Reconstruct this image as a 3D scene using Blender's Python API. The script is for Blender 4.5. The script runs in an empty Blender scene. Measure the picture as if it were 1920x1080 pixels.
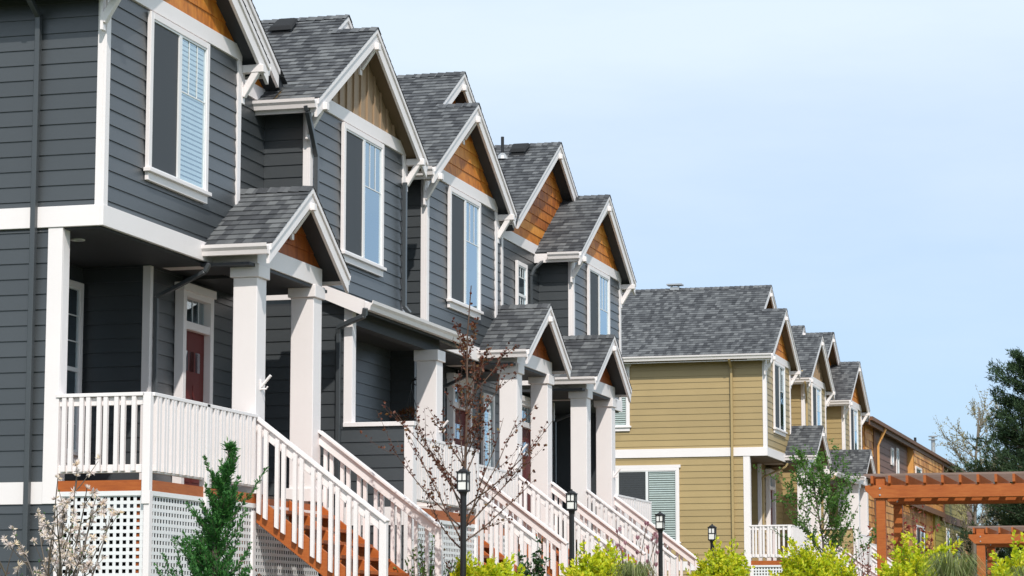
import bpy, math, random
from mathutils import Vector, Matrix
import numpy as np

# ------------------------------------------------------------------ camera, sky, sun
sc = bpy.context.scene
COL = sc.collection
R = math.radians
YAW, PITCH, FPX = R(15.564), R(7.5286), 4780.4
cd = bpy.data.cameras.new("camera")
cam = bpy.data.objects.new("camera", cd); COL.objects.link(cam)
cam.location = (0, 0, 0)
cam.rotation_euler = (math.pi/2 + PITCH, 0, YAW)
cd.sensor_width = 36; cd.lens = 36*FPX/1920
cd.clip_start = .5; cd.clip_end = 5000
sc.camera = cam

SUN = Vector((.50, -1.0, 1.10)).normalized()
SUN_EL = math.asin(SUN.z); SUN_ROT = math.atan2(SUN.x, SUN.y)
world = bpy.data.worlds.new("World"); sc.world = world
world.use_nodes = True
nt = world.node_tree; N = nt.nodes; L = nt.links
for n in list(N): N.remove(n)
out = N.new('ShaderNodeOutputWorld'); bg = N.new('ShaderNodeBackground')
sky = N.new('ShaderNodeTexSky'); sky.sky_type = 'NISHITA'; sky.sun_disc = False
sky.sun_elevation = SUN_EL; sky.sun_rotation = SUN_ROT
sky.air_density = 1.0; sky.dust_density = 1.0; sky.ozone_density = 1.0
# thin high cloud: a veil that thickens upward, broken by soft noise
tc = N.new('ShaderNodeTexCoord'); sep = N.new('ShaderNodeSeparateXYZ')
L.new(tc.outputs['Generated'], sep.inputs[0])
mapn = N.new('ShaderNodeMapping'); mapn.inputs['Scale'].default_value = (2.6, 2.6, 11)
mapn.inputs['Location'].default_value = (1.7, .4, .6)
L.new(tc.outputs['Generated'], mapn.inputs[0])
noi = N.new('ShaderNodeTexNoise'); noi.inputs['Scale'].default_value = 1.4
noi.inputs['Detail'].default_value = 6; noi.inputs['Roughness'].default_value = .55
L.new(mapn.outputs[0], noi.inputs['Vector'])
mr = N.new('ShaderNodeMapRange'); mr.inputs[1].default_value = .04; mr.inputs[2].default_value = .235
mr.inputs[3].default_value = .24; mr.inputs[4].default_value = .98
L.new(sep.outputs[2], mr.inputs[0])
mx = N.new('ShaderNodeMapRange'); mx.inputs[1].default_value = .30; mx.inputs[2].default_value = .72
mx.inputs[3].default_value = -.12; mx.inputs[4].default_value = .13
L.new(noi.outputs[0], mx.inputs[0])
ad = N.new('ShaderNodeMath'); ad.operation = 'ADD'; ad.use_clamp = True
L.new(mr.outputs[0], ad.inputs[0]); L.new(mx.outputs[0], ad.inputs[1])
cm = N.new('ShaderNodeMix'); cm.data_type = 'RGBA'
cm.inputs[7].default_value = (7.9, 9.2, 10.5, 1)          # sunlit cloud, in the sky texture's own units
L.new(ad.outputs[0], cm.inputs[0])
sat = N.new('ShaderNodeMix'); sat.data_type = 'RGBA'; sat.blend_type = 'MULTIPLY'; sat.inputs[0].default_value = 1
sat.inputs[7].default_value = (.82, 1.08, 1.5, 1)
L.new(sky.outputs[0], sat.inputs[6]); L.new(sat.outputs[2], cm.inputs[6])
L.new(cm.outputs[2], bg.inputs[0]); bg.inputs[1].default_value = .10
L.new(bg.outputs[0], out.inputs[0])

sd = bpy.data.lights.new("sun", 'SUN'); sd.energy = 3.6; sd.angle = R(.8); sd.color = (1, .95, .88)
so = bpy.data.objects.new("sun", sd); COL.objects.link(so)
so.rotation_euler = (-SUN).to_track_quat('-Z', 'Y').to_euler()
sc.view_settings.view_transform = 'Standard'; sc.view_settings.look = 'None'
sc.view_settings.exposure = 0.0; sc.view_settings.gamma = 1

# ------------------------------------------------------------------ mesh helpers
class MB:
    def __init__(s, tf=None): s.v = []; s.f = []; s.uv = []; s.tf = tf or (lambda p: p)
    def face(s, pts, uv=None):
        i = len(s.v); s.v += [s.tf(p) for p in pts]; s.f.append(tuple(range(i, i+len(pts))))
        s.uv += list(uv) if uv else [(0, 0)]*len(pts)
    def hexa(s, a, b):        # two quads a (4 pts) and b (4 pts), joined
        i = len(s.v); s.v += [s.tf(p) for p in list(a)+list(b)]
        for f in ((0,1,2,3), (7,6,5,4), (0,4,5,1), (1,5,6,2), (2,6,7,3), (3,7,4,0)):
            s.f.append(tuple(i+k for k in f)); s.uv += [(0, 0)]*4
    def box(s, x0, x1, y0, y1, z0, z1):
        s.hexa([(x0,y0,z0),(x0,y1,z0),(x0,y1,z1),(x0,y0,z1)], [(x1,y0,z0),(x1,y1,z0),(x1,y1,z1),(x1,y0,z1)])
    def prism(s, poly, d):    # polygon pts, extruded by vector d
        n = len(poly); i = len(s.v)
        q = [(p[0]+d[0], p[1]+d[1], p[2]+d[2]) for p in poly]
        s.v += [s.tf(p) for p in list(poly)+q]
        s.f.append(tuple(i+k for k in range(n))); s.uv += [(0, 0)]*n
        s.f.append(tuple(i+n+k for k in reversed(range(n)))); s.uv += [(0, 0)]*n
        for k in range(n):
            j = (k+1) % n; s.f.append((i+k, i+n+k, i+n+j, i+j)); s.uv += [(0, 0)]*4
    def bar(s, p, q, w, h, up=(0, 0, 1)):   # rectangular bar from p to q
        p, q, up = Vector(p), Vector(q), Vector(up)
        d = (q-p).normalized(); a = d.cross(up)
        if a.length < 1e-4: a = d.cross(Vector((1, 0, 0)))
        a.normalize(); b = a.cross(d).normalized()
        a *= w/2; b *= h/2
        s.hexa([tuple(p-a-b), tuple(p+a-b), tuple(p+a+b), tuple(p-a+b)], [tuple(q-a-b), tuple(q+a-b), tuple(q+a+b), tuple(q-a+b)])
    def tube(s, pts, rad, n=6, cap=True):
        pts = [Vector(p) for p in pts]
        if not hasattr(rad, '__len__'): rad = [rad]*len(pts)
        i0 = len(s.v); prev = None
        for k, p in enumerate(pts):
            d = (pts[min(k+1, len(pts)-1)]-pts[max(k-1, 0)])
            if d.length < 1e-9: d = Vector((0, 0, 1))
            d.normalize()
            a = prev - d*prev.dot(d) if prev is not None else d.orthogonal()
            if a.length < 1e-5: a = d.orthogonal()
            a.normalize(); prev = a; b = d.cross(a)
            for j in range(n):
                t = 2*math.pi*j/n
                s.v.append(s.tf(tuple(p + rad[k]*(math.cos(t)*a+math.sin(t)*b))))
        for k in range(len(pts)-1):
            for j in range(n):
                j2 = (j+1) % n; A = i0+k*n; B = A+n
                s.f.append((A+j, A+j2, B+j2, B+j)); s.uv += [(0, 0)]*4
        if cap:
            s.f.append(tuple(i0+j for j in reversed(range(n)))); s.uv += [(0, 0)]*n
            A = i0+(len(pts)-1)*n
            s.f.append(tuple(A+j for j in range(n))); s.uv += [(0, 0)]*n
    def lathe(s, prof, c=(0, 0, 0), n=16):  # prof: (r, z)
        i0 = len(s.v)
        for r, z in prof:
            for j in range(n):
                t = 2*math.pi*j/n; s.v.append(s.tf((c[0]+r*math.cos(t), c[1]+r*math.sin(t), c[2]+z)))
        for k in range(len(prof)-1):
            for j in range(n):
                j2 = (j+1) % n; A = i0+k*n; B = A+n
                s.f.append((A+j, A+j2, B+j2, B+j)); s.uv += [(0, 0)]*4
    def build(s, name, mat, parent=None, org=(0, 0, 0), smooth=False, bevel=0):
        me = bpy.data.meshes.new(name)
        me.from_pydata([(a-org[0], b-org[1], c-org[2]) for a, b, c in s.v], [], s.f)
        ul = me.uv_layers.new(name="UVMap")
        ul.data.foreach_set('uv', [c for p in s.uv for c in p])
        me.materials.append(mat)
        if smooth: me.polygons.foreach_set('use_smooth', [True]*len(me.polygons))
        o = bpy.data.objects.new(name, me); COL.objects.link(o)
        if bevel:
            b = o.modifiers.new('bevel', 'BEVEL'); b.width = bevel; b.segments = 1; b.limit_method = 'ANGLE'
        if parent: o.parent = parent
        return o

def tag(o, label=None, cat=None, group=None, kind=None):
    if label: o['label'] = label
    if cat: o['category'] = cat
    if group: o['group'] = group
    if kind: o['kind'] = kind
    return o
def empty(name, loc, label, cat, group=None):
    o = bpy.data.objects.new(name, None); COL.objects.link(o); o.location = loc; o.empty_display_size = .3
    return tag(o, label, cat, group)

# ------------------------------------------------------------------ materials
def new_mat(name):
    m = bpy.data.materials.new(name); m.use_nodes = True
    nt = m.node_tree; b = nt.nodes['Principled BSDF']
    return m, nt, b
def lk(nt, a, b): nt.links.new(a, b)
def coords(nt, scale=(1, 1, 1), uv=False):
    t = nt.nodes.new('ShaderNodeTexCoord'); m = nt.nodes.new('ShaderNodeMapping'); m.inputs['Scale'].default_value = scale
    lk(nt, t.outputs['UV' if uv else 'Object'], m.inputs[0]); return m.outputs[0]
def noise(nt, vec, scale, detail=4, rough=.55):
    n = nt.nodes.new('ShaderNodeTexNoise'); n.inputs['Scale'].default_value = scale
    n.inputs['Detail'].default_value = detail; n.inputs['Roughness'].default_value = rough
    if vec is not None: lk(nt, vec, n.inputs['Vector'])
    return n.outputs[0]
def ramp(nt, fac, stops):
    r = nt.nodes.new('ShaderNodeValToRGB'); e = r.color_ramp.elements
    while len(e) < len(stops): e.new(.5)
    for k, (p, c) in enumerate(stops): e[k].position = p; e[k].color = (*c, 1)
    lk(nt, fac, r.inputs[0]); return r.outputs[0]
def mixc(nt, a, b, fac, mode='MIX'):
    m = nt.nodes.new('ShaderNodeMix'); m.data_type = 'RGBA'; m.blend_type = mode
    if isinstance(fac, (int, float)): m.inputs[0].default_value = fac
    else: lk(nt, fac, m.inputs[0])
    for v, k in ((a, 6), (b, 7)):
        if isinstance(v, tuple): m.inputs[k].default_value = (*v, 1)
        else: lk(nt, v, m.inputs[k])
    return m.outputs[2]
def mth(nt, op, a, b=0.0):
    m = nt.nodes.new('ShaderNodeMath'); m.operation = op
    for v, k in ((a, 0), (b, 1)):
        if isinstance(v, (int, float)): m.inputs[k].default_value = v
        else: lk(nt, v, m.inputs[k])
    return m.outputs[0]
def bump(nt, b, h, strength=.3, dist=.01):
    n = nt.nodes.new('ShaderNodeBump'); n.inputs['Strength'].default_value = strength; n.inputs['Distance'].default_value = dist
    lk(nt, h, n.inputs['Height']); lk(nt, n.outputs[0], b.inputs['Normal'])
def island(nt):
    g = nt.nodes.new('ShaderNodeNewGeometry'); return g.outputs['Random Per Island']

def painted(name, col, var=.08, rough=.6, grain=(2, 2, 60), dirt=.12, isl=.08, spec=.5):
    m, nt, b = new_mat(name)
    v = coords(nt, grain); n1 = noise(nt, v, 6, 5)
    n2 = noise(nt, coords(nt), 1.3, 6, .6)
    f = mth(nt, 'MULTIPLY_ADD', n1, var*2); nt.nodes[-1].inputs[2].default_value = 1-var
    f2 = mth(nt, 'MULTIPLY_ADD', n2, dirt*2); nt.nodes[-1].inputs[2].default_value = 1-dirt
    f3 = mth(nt, 'MULTIPLY_ADD', island(nt), isl*2); nt.nodes[-1].inputs[2].default_value = 1-isl
    k = mth(nt, 'MULTIPLY', mth(nt, 'MULTIPLY', f, f2), f3)
    cmb = nt.nodes.new('ShaderNodeCombineXYZ')
    for i in range(3): lk(nt, k, cmb.inputs[i])
    lk(nt, mixc(nt, col, cmb.outputs[0], 1.0, 'MULTIPLY'), b.inputs['Base Color'])
    b.inputs['Roughness'].default_value = rough; b.inputs['Specular IOR Level'].default_value = spec
    bump(nt, b, n1, .25, .004)
    return m
def stained(name, stops, grain, scale=5, rough=.55, isl=.3):
    m, nt, b = new_mat(name)
    n1 = noise(nt, coords(nt, grain), scale, 6, .65)
    n2 = noise(nt, coords(nt), 2.6, 4, .6)
    k = mth(nt, 'ADD', mth(nt, 'MULTIPLY', n1, .62), mth(nt, 'MULTIPLY', n2, .38))
    k = mth(nt, 'ADD', k, mth(nt, 'MULTIPLY', mth(nt, 'SUBTRACT', island(nt), .5), isl))
    lk(nt, ramp(nt, k, stops), b.inputs['Base Color']); b.inputs['Roughness'].default_value = rough
    bump(nt, b, n1, .3, .004)
    return m
def shingles(name):
    m, nt, b = new_mat(name)
    t = nt.nodes.new('ShaderNodeTexCoord'); sp = nt.nodes.new('ShaderNodeSeparateXYZ'); lk(nt, t.outputs['UV'], sp.inputs[0])
    row = mth(nt, 'FLOOR', mth(nt, 'DIVIDE', mth(nt, 'ADD', sp.outputs[1], .001), .143))
    def cell(width, seed):
        wn = nt.nodes.new('ShaderNodeTexWhiteNoise'); wn.noise_dimensions = '1D'
        lk(nt, mth(nt, 'ADD', row, seed), wn.inputs['W'])
        c = mth(nt, 'FLOOR', mth(nt, 'ADD', mth(nt, 'DIVIDE', sp.outputs[0], width), mth(nt, 'MULTIPLY', wn.outputs[0], 9.7)))
        cb = nt.nodes.new('ShaderNodeCombineXYZ'); lk(nt, c, cb.inputs[0]); lk(nt, row, cb.inputs[1]); cb.inputs[2].default_value = seed
        w2 = nt.nodes.new('ShaderNodeTexWhiteNoise'); w2.noise_dimensions = '3D'; lk(nt, cb.outputs[0], w2.inputs[0])
        return w2.outputs[0]
    k = mth(nt, 'ADD', mth(nt, 'MULTIPLY', cell(.115, 3.3), .76), mth(nt, 'MULTIPLY', cell(.16, 8.1), .24))
    big = noise(nt, coords(nt), .7, 4)
    k = mth(nt, 'ADD', k, mth(nt, 'MULTIPLY', mth(nt, 'SUBTRACT', big, .5), .25))
    gr = noise(nt, coords(nt), 170, 2)
    k = mth(nt, 'ADD', k, mth(nt, 'MULTIPLY', mth(nt, 'SUBTRACT', gr, .5), .35))
    lk(nt, ramp(nt, k, [(.12, (.038, .040, .045)), (.42, (.068, .071, .077)), (.62, (.096, .100, .105)), (.9, (.148, .153, .157))]), b.inputs['Base Color'])
    b.inputs['Roughness'].default_value = .9
    bump(nt, b, mth(nt, 'ADD', gr, mth(nt, 'MULTIPLY', cell(.115, 3.3), 1.2)), .5, .006)
    return m
def plain(name, col, rough=.5, metal=0, emit=0):
    m, nt, b = new_mat(name)
    n = noise(nt, coords(nt), 9, 5)
    lk(nt, mixc(nt, tuple(c*.82 for c in col), tuple(min(1, c*1.14) for c in col), n), b.inputs['Base Color'])
    b.inputs['Roughness'].default_value = rough; b.inputs['Metallic'].default_value = metal
    return m
def glass(name):
    m, nt, b = new_mat(name); nt.nodes.remove(b)
    o = nt.nodes['Material Output']
    tr = nt.nodes.new('ShaderNodeBsdfTransparent'); tr.inputs[0].default_value = (.93, .97, .96, 1)
    gl = nt.nodes.new('ShaderNodeBsdfGlossy'); gl.inputs['Roughness'].default_value = .015; gl.inputs['Color'].default_value = (.76, .91, 1, 1)
    wob = noise(nt, coords(nt), 1.6, 2)
    bp = nt.nodes.new('ShaderNodeBump'); bp.inputs['Strength'].default_value = .05; bp.inputs['Distance'].default_value = .05
    lk(nt, wob, bp.inputs['Height']); lk(nt, bp.outputs[0], gl.inputs['Normal'])
    lw_ = nt.nodes.new('ShaderNodeLayerWeight'); lw_.inputs[0].default_value = .5
    mxs = nt.nodes.new('ShaderNodeMixShader')
    k = mth(nt, 'MULTIPLY_ADD', mth(nt, 'POWER', lw_.outputs['Facing'], 1.7), .95); nt.nodes[-1].inputs[2].default_value = .06; nt.nodes[-1].use_clamp = True
    lk(nt, k, mxs.inputs[0]); lk(nt, tr.outputs[0], mxs.inputs[1]); lk(nt, gl.outputs[0], mxs.inputs[2])
    lk(nt, mxs.outputs[0], o.inputs[0]); return m
def leafy(name, stops, trans=.35, rough=.55):
    m, nt, b = new_mat(name)
    n = noise(nt, coords(nt), 2.2, 3)
    k = mth(nt, 'ADD', mth(nt, 'MULTIPLY', island(nt), .65), mth(nt, 'MULTIPLY', n, .35))
    c = ramp(nt, k, stops); lk(nt, c, b.inputs['Base Color']); b.inputs['Roughness'].default_value = rough
    t = nt.nodes.new('ShaderNodeBsdfTranslucent'); lk(nt, c, t.inputs[0])
    mxs = nt.nodes.new('ShaderNodeMixShader'); mxs.inputs[0].default_value = trans
    lk(nt, b.outputs[0], mxs.inputs[1]); lk(nt, t.outputs[0], mxs.inputs[2])
    lk(nt, mxs.outputs[0], nt.nodes['Material Output'].inputs[0]); return m

M = {}
M['grey'] = painted('grey_lap_siding', (.052, .0585, .0640), rough=.36, spec=.75)
M['tan'] = painted('tan_lap_siding', (.40, .292, .136), rough=.42)
M['white'] = painted('white_trim_paint', (.85, .795, .785), .03, .45, (3, 3, 40), .05, .02)
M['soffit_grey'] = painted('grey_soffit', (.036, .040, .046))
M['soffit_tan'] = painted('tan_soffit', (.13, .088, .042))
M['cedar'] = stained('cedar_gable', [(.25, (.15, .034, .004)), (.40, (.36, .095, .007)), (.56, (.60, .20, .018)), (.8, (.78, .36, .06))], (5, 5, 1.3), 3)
M['cedar_shaded'] = stained('shaded_cedar_gable', [(.25, (.10, .020, .003)), (.42, (.24, .052, .005)), (.58, (.36, .088, .009)), (.82, (.46, .15, .025))], (5, 5, 1.3), 3)  # cedar copy for porch gables, the roof's shade put into darker, redder tones
M['stain'] = stained('orange_deck_stain', [(.2, (.24, .048, .007)), (.5, (.40, .098, .014)), (.85, (.52, .165, .034))], (1.2, 1.2, 9), 5, isl=.12)
M['floor'] = stained('dulled_deck_boards', [(.2, (.09, .05, .03)), (.5, (.15, .085, .055)), (.85, (.22, .14, .09))], (1.2, 9, 9), 5, isl=.12)  # floor colour dulled to cut orange bounce light on the porch ceiling
M['batten'] = stained('tan_board_and_batten', [(.2, (.24, .165, .10)), (.5, (.33, .225, .135)), (.85, (.40, .28, .17))], (6, 6, .8), 3, isl=.1)
M['shingle'] = shingles('asphalt_shingles')
M['door'] = painted('dark_red_door', (.11, .008, .006), .05, .65)
M['black'] = plain('black_metal', (.012, .012, .013), .4)
M['vent'] = plain('black_vent_plastic', (.010, .0105, .012), .85)
M['metal'] = plain('galvanised_metal', (.5, .5, .5), .4, .6)
M['glass'] = glass('window_glass')
M['screen'] = plain('insect_screen', (.045, .05, .055), .75)
M['blind'] = plain('white_blind', (.72, .76, .74), .6)
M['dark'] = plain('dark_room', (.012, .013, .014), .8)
M['vinyl'] = painted('white_vinyl', (.80, .80, .80), .02, .35, (3, 3, 3), .03, .02)
M['lamp_glass'] = plain('frosted_lamp_glass', (.85, .85, .82), .4)

# ------------------------------------------------------------------ shape builders used by every house
EXPO = .1715
def siding(mb, p, du, n, w, z0, z1, lo=None, hi=None, expo=EXPO, base=None, seed=0):
    """lap boards on a vertical wall: p start (x,y), du unit direction, n outward normal (2D); lo/hi(z) clip the run"""
    rnd = random.Random(seed); base = z0 if base is None else base
    k = math.floor((z0-base)/expo+1e-6)
    def P(u, z, o): return (p[0]+du[0]*u+n[0]*o, p[1]+du[1]*u+n[1]*o, z)
    while base+k*expo < z1-1e-4:
        a, b = max(z0, base+k*expo), min(z1, base+(k+1)*expo); k += 1
        la, ha = (lo(a) if lo else 0), (hi(a) if hi else w); lb, hb = (lo(b) if lo else 0), (hi(b) if hi else w)
        if ha-la < .01: continue
        if hb < lb: hb = lb = (hb+lb)/2
        cuts = [0, 1]
        if ha-la > 4: cuts = [0, rnd.uniform(.25, .75), 1]
        for c0, c1 in zip(cuts, cuts[1:]):
            ua, ub = la+(ha-la)*c0, la+(ha-la)*c1; va, vb = lb+(hb-lb)*c0, lb+(hb-lb)*c1
            mb.face([P(ua, a, .02), P(ub, a, .02), P(vb, b, .006), P(va, b, .006)])
            mb.face([P(ua, a, .02), P(ua, a, .0), P(ub, a, .0), P(ub, a, .02)])
def slope(mb, x0, x1, ya, za, yb, zb, v0=0.0, uoff=0.0):
    """shingle courses on a plane from eave (ya,za) to ridge (yb,zb), x0..x1 along the eave"""
    Ln = math.hypot(yb-ya, zb-za); dy, dz = (yb-ya)/Ln, (zb-za)/Ln
    ny, nz = (-dz, dy) if dy > 0 else (dz, -dy)
    e = .143; k = 0; s0 = 0
    while s0 < Ln-1e-4:
        s1 = min(Ln, (k+1)*e-(v0 % e)); k += 1
        def Q(x, s, h): return (x, ya+dy*s+ny*h, za+dz*s+nz*h)
        r0, r1 = v0+s0+.0005, v0+s1-.0005
        mb.face([Q(x0, s0, .016), Q(x1, s0, .016), Q(x1, s1, .003), Q(x0, s1, .003)],
                [(x0+uoff, r0), (x1+uoff, r0), (x1+uoff, r1), (x0+uoff, r1)])
        mb.face([Q(x0, s0, .016), Q(x0, s0, -.002), Q(x1, s0, -.002), Q(x1, s0, .016)], [(x0+uoff, r0), (x0+uoff, r0), (x1+uoff, r0), (x1+uoff, r0)])
        s0 = s1

class House:
    def __init__(h, yp, s, dx, dz, wall, soffit, root):
        h.yp, h.s, h.dx, h.dz = yp, s, dx, dz; h.wall, h.soffit = M[wall], M[soffit]; h.root = root
        h.org = tuple(root.location); h.seed = int(yp*10)
    def T(h, p): return (p[0]+h.dx, h.yp+h.s*p[1], p[2]+h.dz)
    def mb(h): return MB(h.T)
    def add(h, mb, name, mat, parent=None, **k): return mb.build(name, M[mat] if isinstance(mat, str) else mat, parent or h.root, h.org, **k)
    def boxes(h, name, mat, bs, parent=None, **k):
        if name in ('lattice_post', 'post', 'fascia', 'porch_ceiling', 'window_header', 'screen', 'foundation', 'beam') and len(bs) > 1:
            return [h.boxes(name, mat, [b], parent, **k) for b in bs]
        m = h.mb()
        for b in bs: m.box(*b)
        return h.add(m, name, mat, parent, **k)
    def sheet(h, name, q, parent):
        m = h.mb(); x0, x1, y0, y1, z0, z1 = q
        if x1-x0 < y1-y0: x = (x0+x1)/2; m.face([(x, y0, z0), (x, y1, z0), (x, y1, z1), (x, y0, z1)])
        else: y = (y0+y1)/2; m.face([(x0, y, z0), (x1, y, z0), (x1, y, z1), (x0, y, z1)])
        return h.add(m, name, 'glass', parent)
    # walls: 'x' = facing +x at plane x, 'y-' / 'y+' = facing -y / +y at plane y
    def wall_x(h, x, y0, y1, z0, z1, mat=None, lo=None, hi=None, name='wall', thick=.1):
        m = h.mb(); h.seed += 1
        siding(m, (x, y0), (0, 1), (1, 0), y1-y0, z0, z1, lo, hi, base=0, seed=h.seed)
        if lo is None: m.box(x-thick, x-.001, y0, y1, z0, z1)
        return h.add(m, name, mat or h.wall)
    def wall_y(h, y, x0, x1, z0, z1, face=-1, mat=None, name='wall', thick=.1):
        m = h.mb(); h.seed += 1
        siding(m, (x0, y), (1, 0), (0, face), x1-x0, z0, z1, base=0, seed=h.seed)
        m.box(x0, x1, min(y-face*.001, y-face*thick), max(y-face*.001, y-face*thick), z0, z1)
        return h.add(m, name, mat or h.wall)
    def gable_wall(h, x, yc, half, zb, zr, sl, mat, batten=False):
        """triangle below roof underside, facing +x"""
        m = h.mb(); top = zr-.1
        def hw(z): return max(0, min(half, (top-z)/sl))
        if batten:
            m.face([(x+.004, yc-hw(zb), zb), (x+.004, yc+hw(zb), zb), (x+.004, yc, top)])
            k = -half
            while k < half:
                zt = top-abs(k)*sl
                if zt > zb+.05: m.box(x+.005, x+.03, yc+k-.025, yc+k+.025, zb, zt)
                k += .3
        else:
            siding(m, (x, yc), (0, 1), (1, 0), 0, zb, top, lambda z: -hw(z), lambda z: hw(z), expo=.19, base=zb, seed=h.seed)
        m.prism([(x-.1, yc-hw(zb), zb), (x-.1, yc+hw(zb), zb), (x-.1, yc, top)], (.098, 0, 0))
        h.seed += 1
        return h.add(m, 'gable_wall', mat)
    def soffit_slab(h, x0, x1, ya, za, yb, zb, parent, t0=.012, t1=.17):
        m = h.mb()
        m.prism([(x0, ya, za-t0), (x0, yb, zb-t0), (x0, yb, zb-t1), (x0, ya, za-t1)], (x1-x0, 0, 0))
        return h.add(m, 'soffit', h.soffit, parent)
    def rake(h, xg, ya, za, yb, zb, parent, ht=.25, t=.04):
        m = h.mb()
        m.prism([(xg-t, ya, za-.012), (xg-t, yb, zb-.012), (xg-t, yb, zb-ht), (xg-t, ya, za-ht)], (t, 0, 0))
        # narrow drip moulding along the top edge
        m.prism([(xg, ya, za-.006), (xg, yb, zb-.006), (xg, yb, zb-.07), (xg, ya, za-.07)], (.022, 0, 0))
        return h.add(m, 'rake_board', 'white', parent)
    def gutter(h, x0, x1, y, z, out, parent, mat='white'):
        """K-style gutter on an eave running along x; out = -1/+1 outward y"""
        prof = [(0, 0), (0, -.125), (.07, -.125), (.085, -.075), (.115, -.04), (.122, 0), (.112, 0), (.10, -.035), (.012, -.02)]
        m = h.mb(); m.prism([(x0, y+out*a, z+b) for a, b in prof], (x1-x0, 0, 0))
        return h.add(m, 'gutter', mat, parent)
    def bracket(h, xw, xo, y, z, parent, w=.1, drop=.34, diag=True):
        m = h.mb(); m.box(xw, xo, y-w/2, y+w/2, z-w/2, z+w/2)
        if diag:
            m.bar((xw+.02, y, z-drop), (xo-.1, y, z-w/2+.02), w*.85, w*.8, (0, 1, 0))
            m.box(xw+.0, xw+.035, y-w/2+.004, y+w/2-.004, z-drop-.1, z-w/2)
        return h.add(m, 'bracket', 'white', parent, bevel=.006)
    def window(h, x, y0, y1, z0, z1, split=True, sill=True, grid='upper', label=None, blind_right=False, face='x'):
        """double window proud of the wall, facing +x (or facing -y when face='y': then y args are x positions)"""
        if face == 'x': B = lambda a0, a1, o0, o1, c0, c1: (x+o0, x+o1, a0, a1, c0, c1)
        else: B = lambda a0, a1, o0, o1, c0, c1: (a0, a1, x-o1, x-o0, c0, c1)
        t = .085; f = .022
        w = h.boxes('window', 'white', [B(y0, y0+t, .0, .05, z0, z1), B(y1-t, y1, .0, .05, z0, z1), B(y0+t, y1-t, .0, .05, z1-t*.9, z1)]
                    + ([] if sill else [B(y0+t, y1-t, 0, .05, z0, z0+t)]), bevel=.004)
        if label: w['label'] = label
        if sill:
            h.boxes('sill', 'white', [B(y0-.04, y1+.04, .0, .085, z0-.045, z0), B(y0, y1, .0, .045, z0-.14, z0-.045)], w, bevel=.004)
        ym = (y0+y1)/2; bot = z0+(0 if sill else t)
        i0, i1, zt = y0+t, y1-t, z1-t*.9
        sash = [B(i0, i0+f, .0, .04, bot, zt), B(i1-f, i1, .0, .04, bot, zt), B(i0+f, i1-f, .0, .04, zt-f, zt), B(i0+f, i1-f, .0, .04, bot, bot+f*1.3)]
        if split == 'h':
            zm = (bot+zt)/2; sash.append(B(i0+f, i1-f, 0, .044, zm-.025, zm+.025))
            cells = [(i0+f, i1-f, bot+f, zm-.025), (i0+f, i1-f, zm+.025, zt-f)]
        elif split:
            sash.append(B(ym-.035, ym+.035, 0, .046, bot+f*1.3, zt-f))
            cells = [(i0+f, ym-.035, bot+f, zt-f), (ym+.035, i1-f, bot+f, zt-f)]
        else: cells = [(i0+f, i1-f, bot+f, zt-f)]
        h.boxes('frame', 'vinyl', sash, w)
        for k, (a, b, c, d) in enumerate(cells):
            scr = split is True and k == (0 if (h.s > 0 or face != 'x') else 1)
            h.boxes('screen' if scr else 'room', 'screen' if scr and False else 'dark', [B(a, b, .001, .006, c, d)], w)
            if blind_right:
                m = h.mb(); z = c+.02; pit = .06
                while z < d-.03:
                    q = B(a+.015, b-.015, .010, .013, z, z+pit*.66); m.box(*q); z += pit
                h.add(m, 'blind', 'blind', w)
            if scr: h.boxes('screen', SCREEN, [B(a+.012, b-.012, .026, .028, c+.012, d-.012)], w)
            else: h.sheet('pane', B(a, b, .022, .026, c, d), w)
            if grid and not scr:
                m = h.mb(); g = .014
                zz = c+(d-c)*.62 if grid == 'upper' else c
                n = 3 if (b-a) > .5 else 2
                for q in range(1, n): m.box(*B(a+(b-a)*q/n-g/2, a+(b-a)*q/n+g/2, .027, .033, zz if grid == 'upper' else c, d))
                if grid == 'upper': m.box(*B(a, b, .027, .0331, zz-g/2, zz+g/2))
                else:
                    for q in (1, 2): m.box(*B(a, b, .027, .0331, c+(d-c)*q/3-g/2, c+(d-c)*q/3+g/2))
                h.add(m, 'muntin', 'vinyl', w)
        return w
    def door(h, x, y0, y1, z0, z1, number=None):
        t = .1; top = z1-.12
        d = h.boxes('door', 'door', [(x+.001, x+.03, y0+t, y1-t, z0, top-.42)])
        m = h.mb(); m.box(x, x+.12, y0, y0+t, z0, z1-.1); m.box(x, x+.12, y1-t, y1, z0, z1-.1)
        m.box(x, x+.12, y0+t, y1-t, top-.05, z1-.1); m.box(x, x+.14, y0-.03, y1+.03, z1-.1, z1)
        m.box(x, x+.11, y0+t, y1-t, top-.45, top-.35)
        h.add(m, 'frame', 'white', d, bevel=.004)
        h.sheet('transom', (x+.02, x+.026, y0+t, y1-t, top-.35, top-.05), d)
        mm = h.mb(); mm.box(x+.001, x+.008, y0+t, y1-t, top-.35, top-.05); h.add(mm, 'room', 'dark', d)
        mm = h.mb()
        for q in (1, 2, 3):
            yy = y0+t+(y1-y0-2*t)*q/4; mm.box(x+.027, x+.033, yy-.007, yy+.007, top-.35, top-.05)
        h.add(mm, 'muntin', 'vinyl', d)
        mm = h.mb(); w = (y1-y0-2*t); dz = top-.45-z0
        for q in range(3):
            a = y0+t+w*(.16+.24*q); xx = x+.032; mm.face([(xx, a, z0+dz*.76), (xx, a+w*.19, z0+dz*.76), (xx, a+w*.19, z0+dz*.88), (xx, a, z0+dz*.88)])
        h.add(mm, 'door_light', 'glass', d)
        mm = h.mb()
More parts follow.
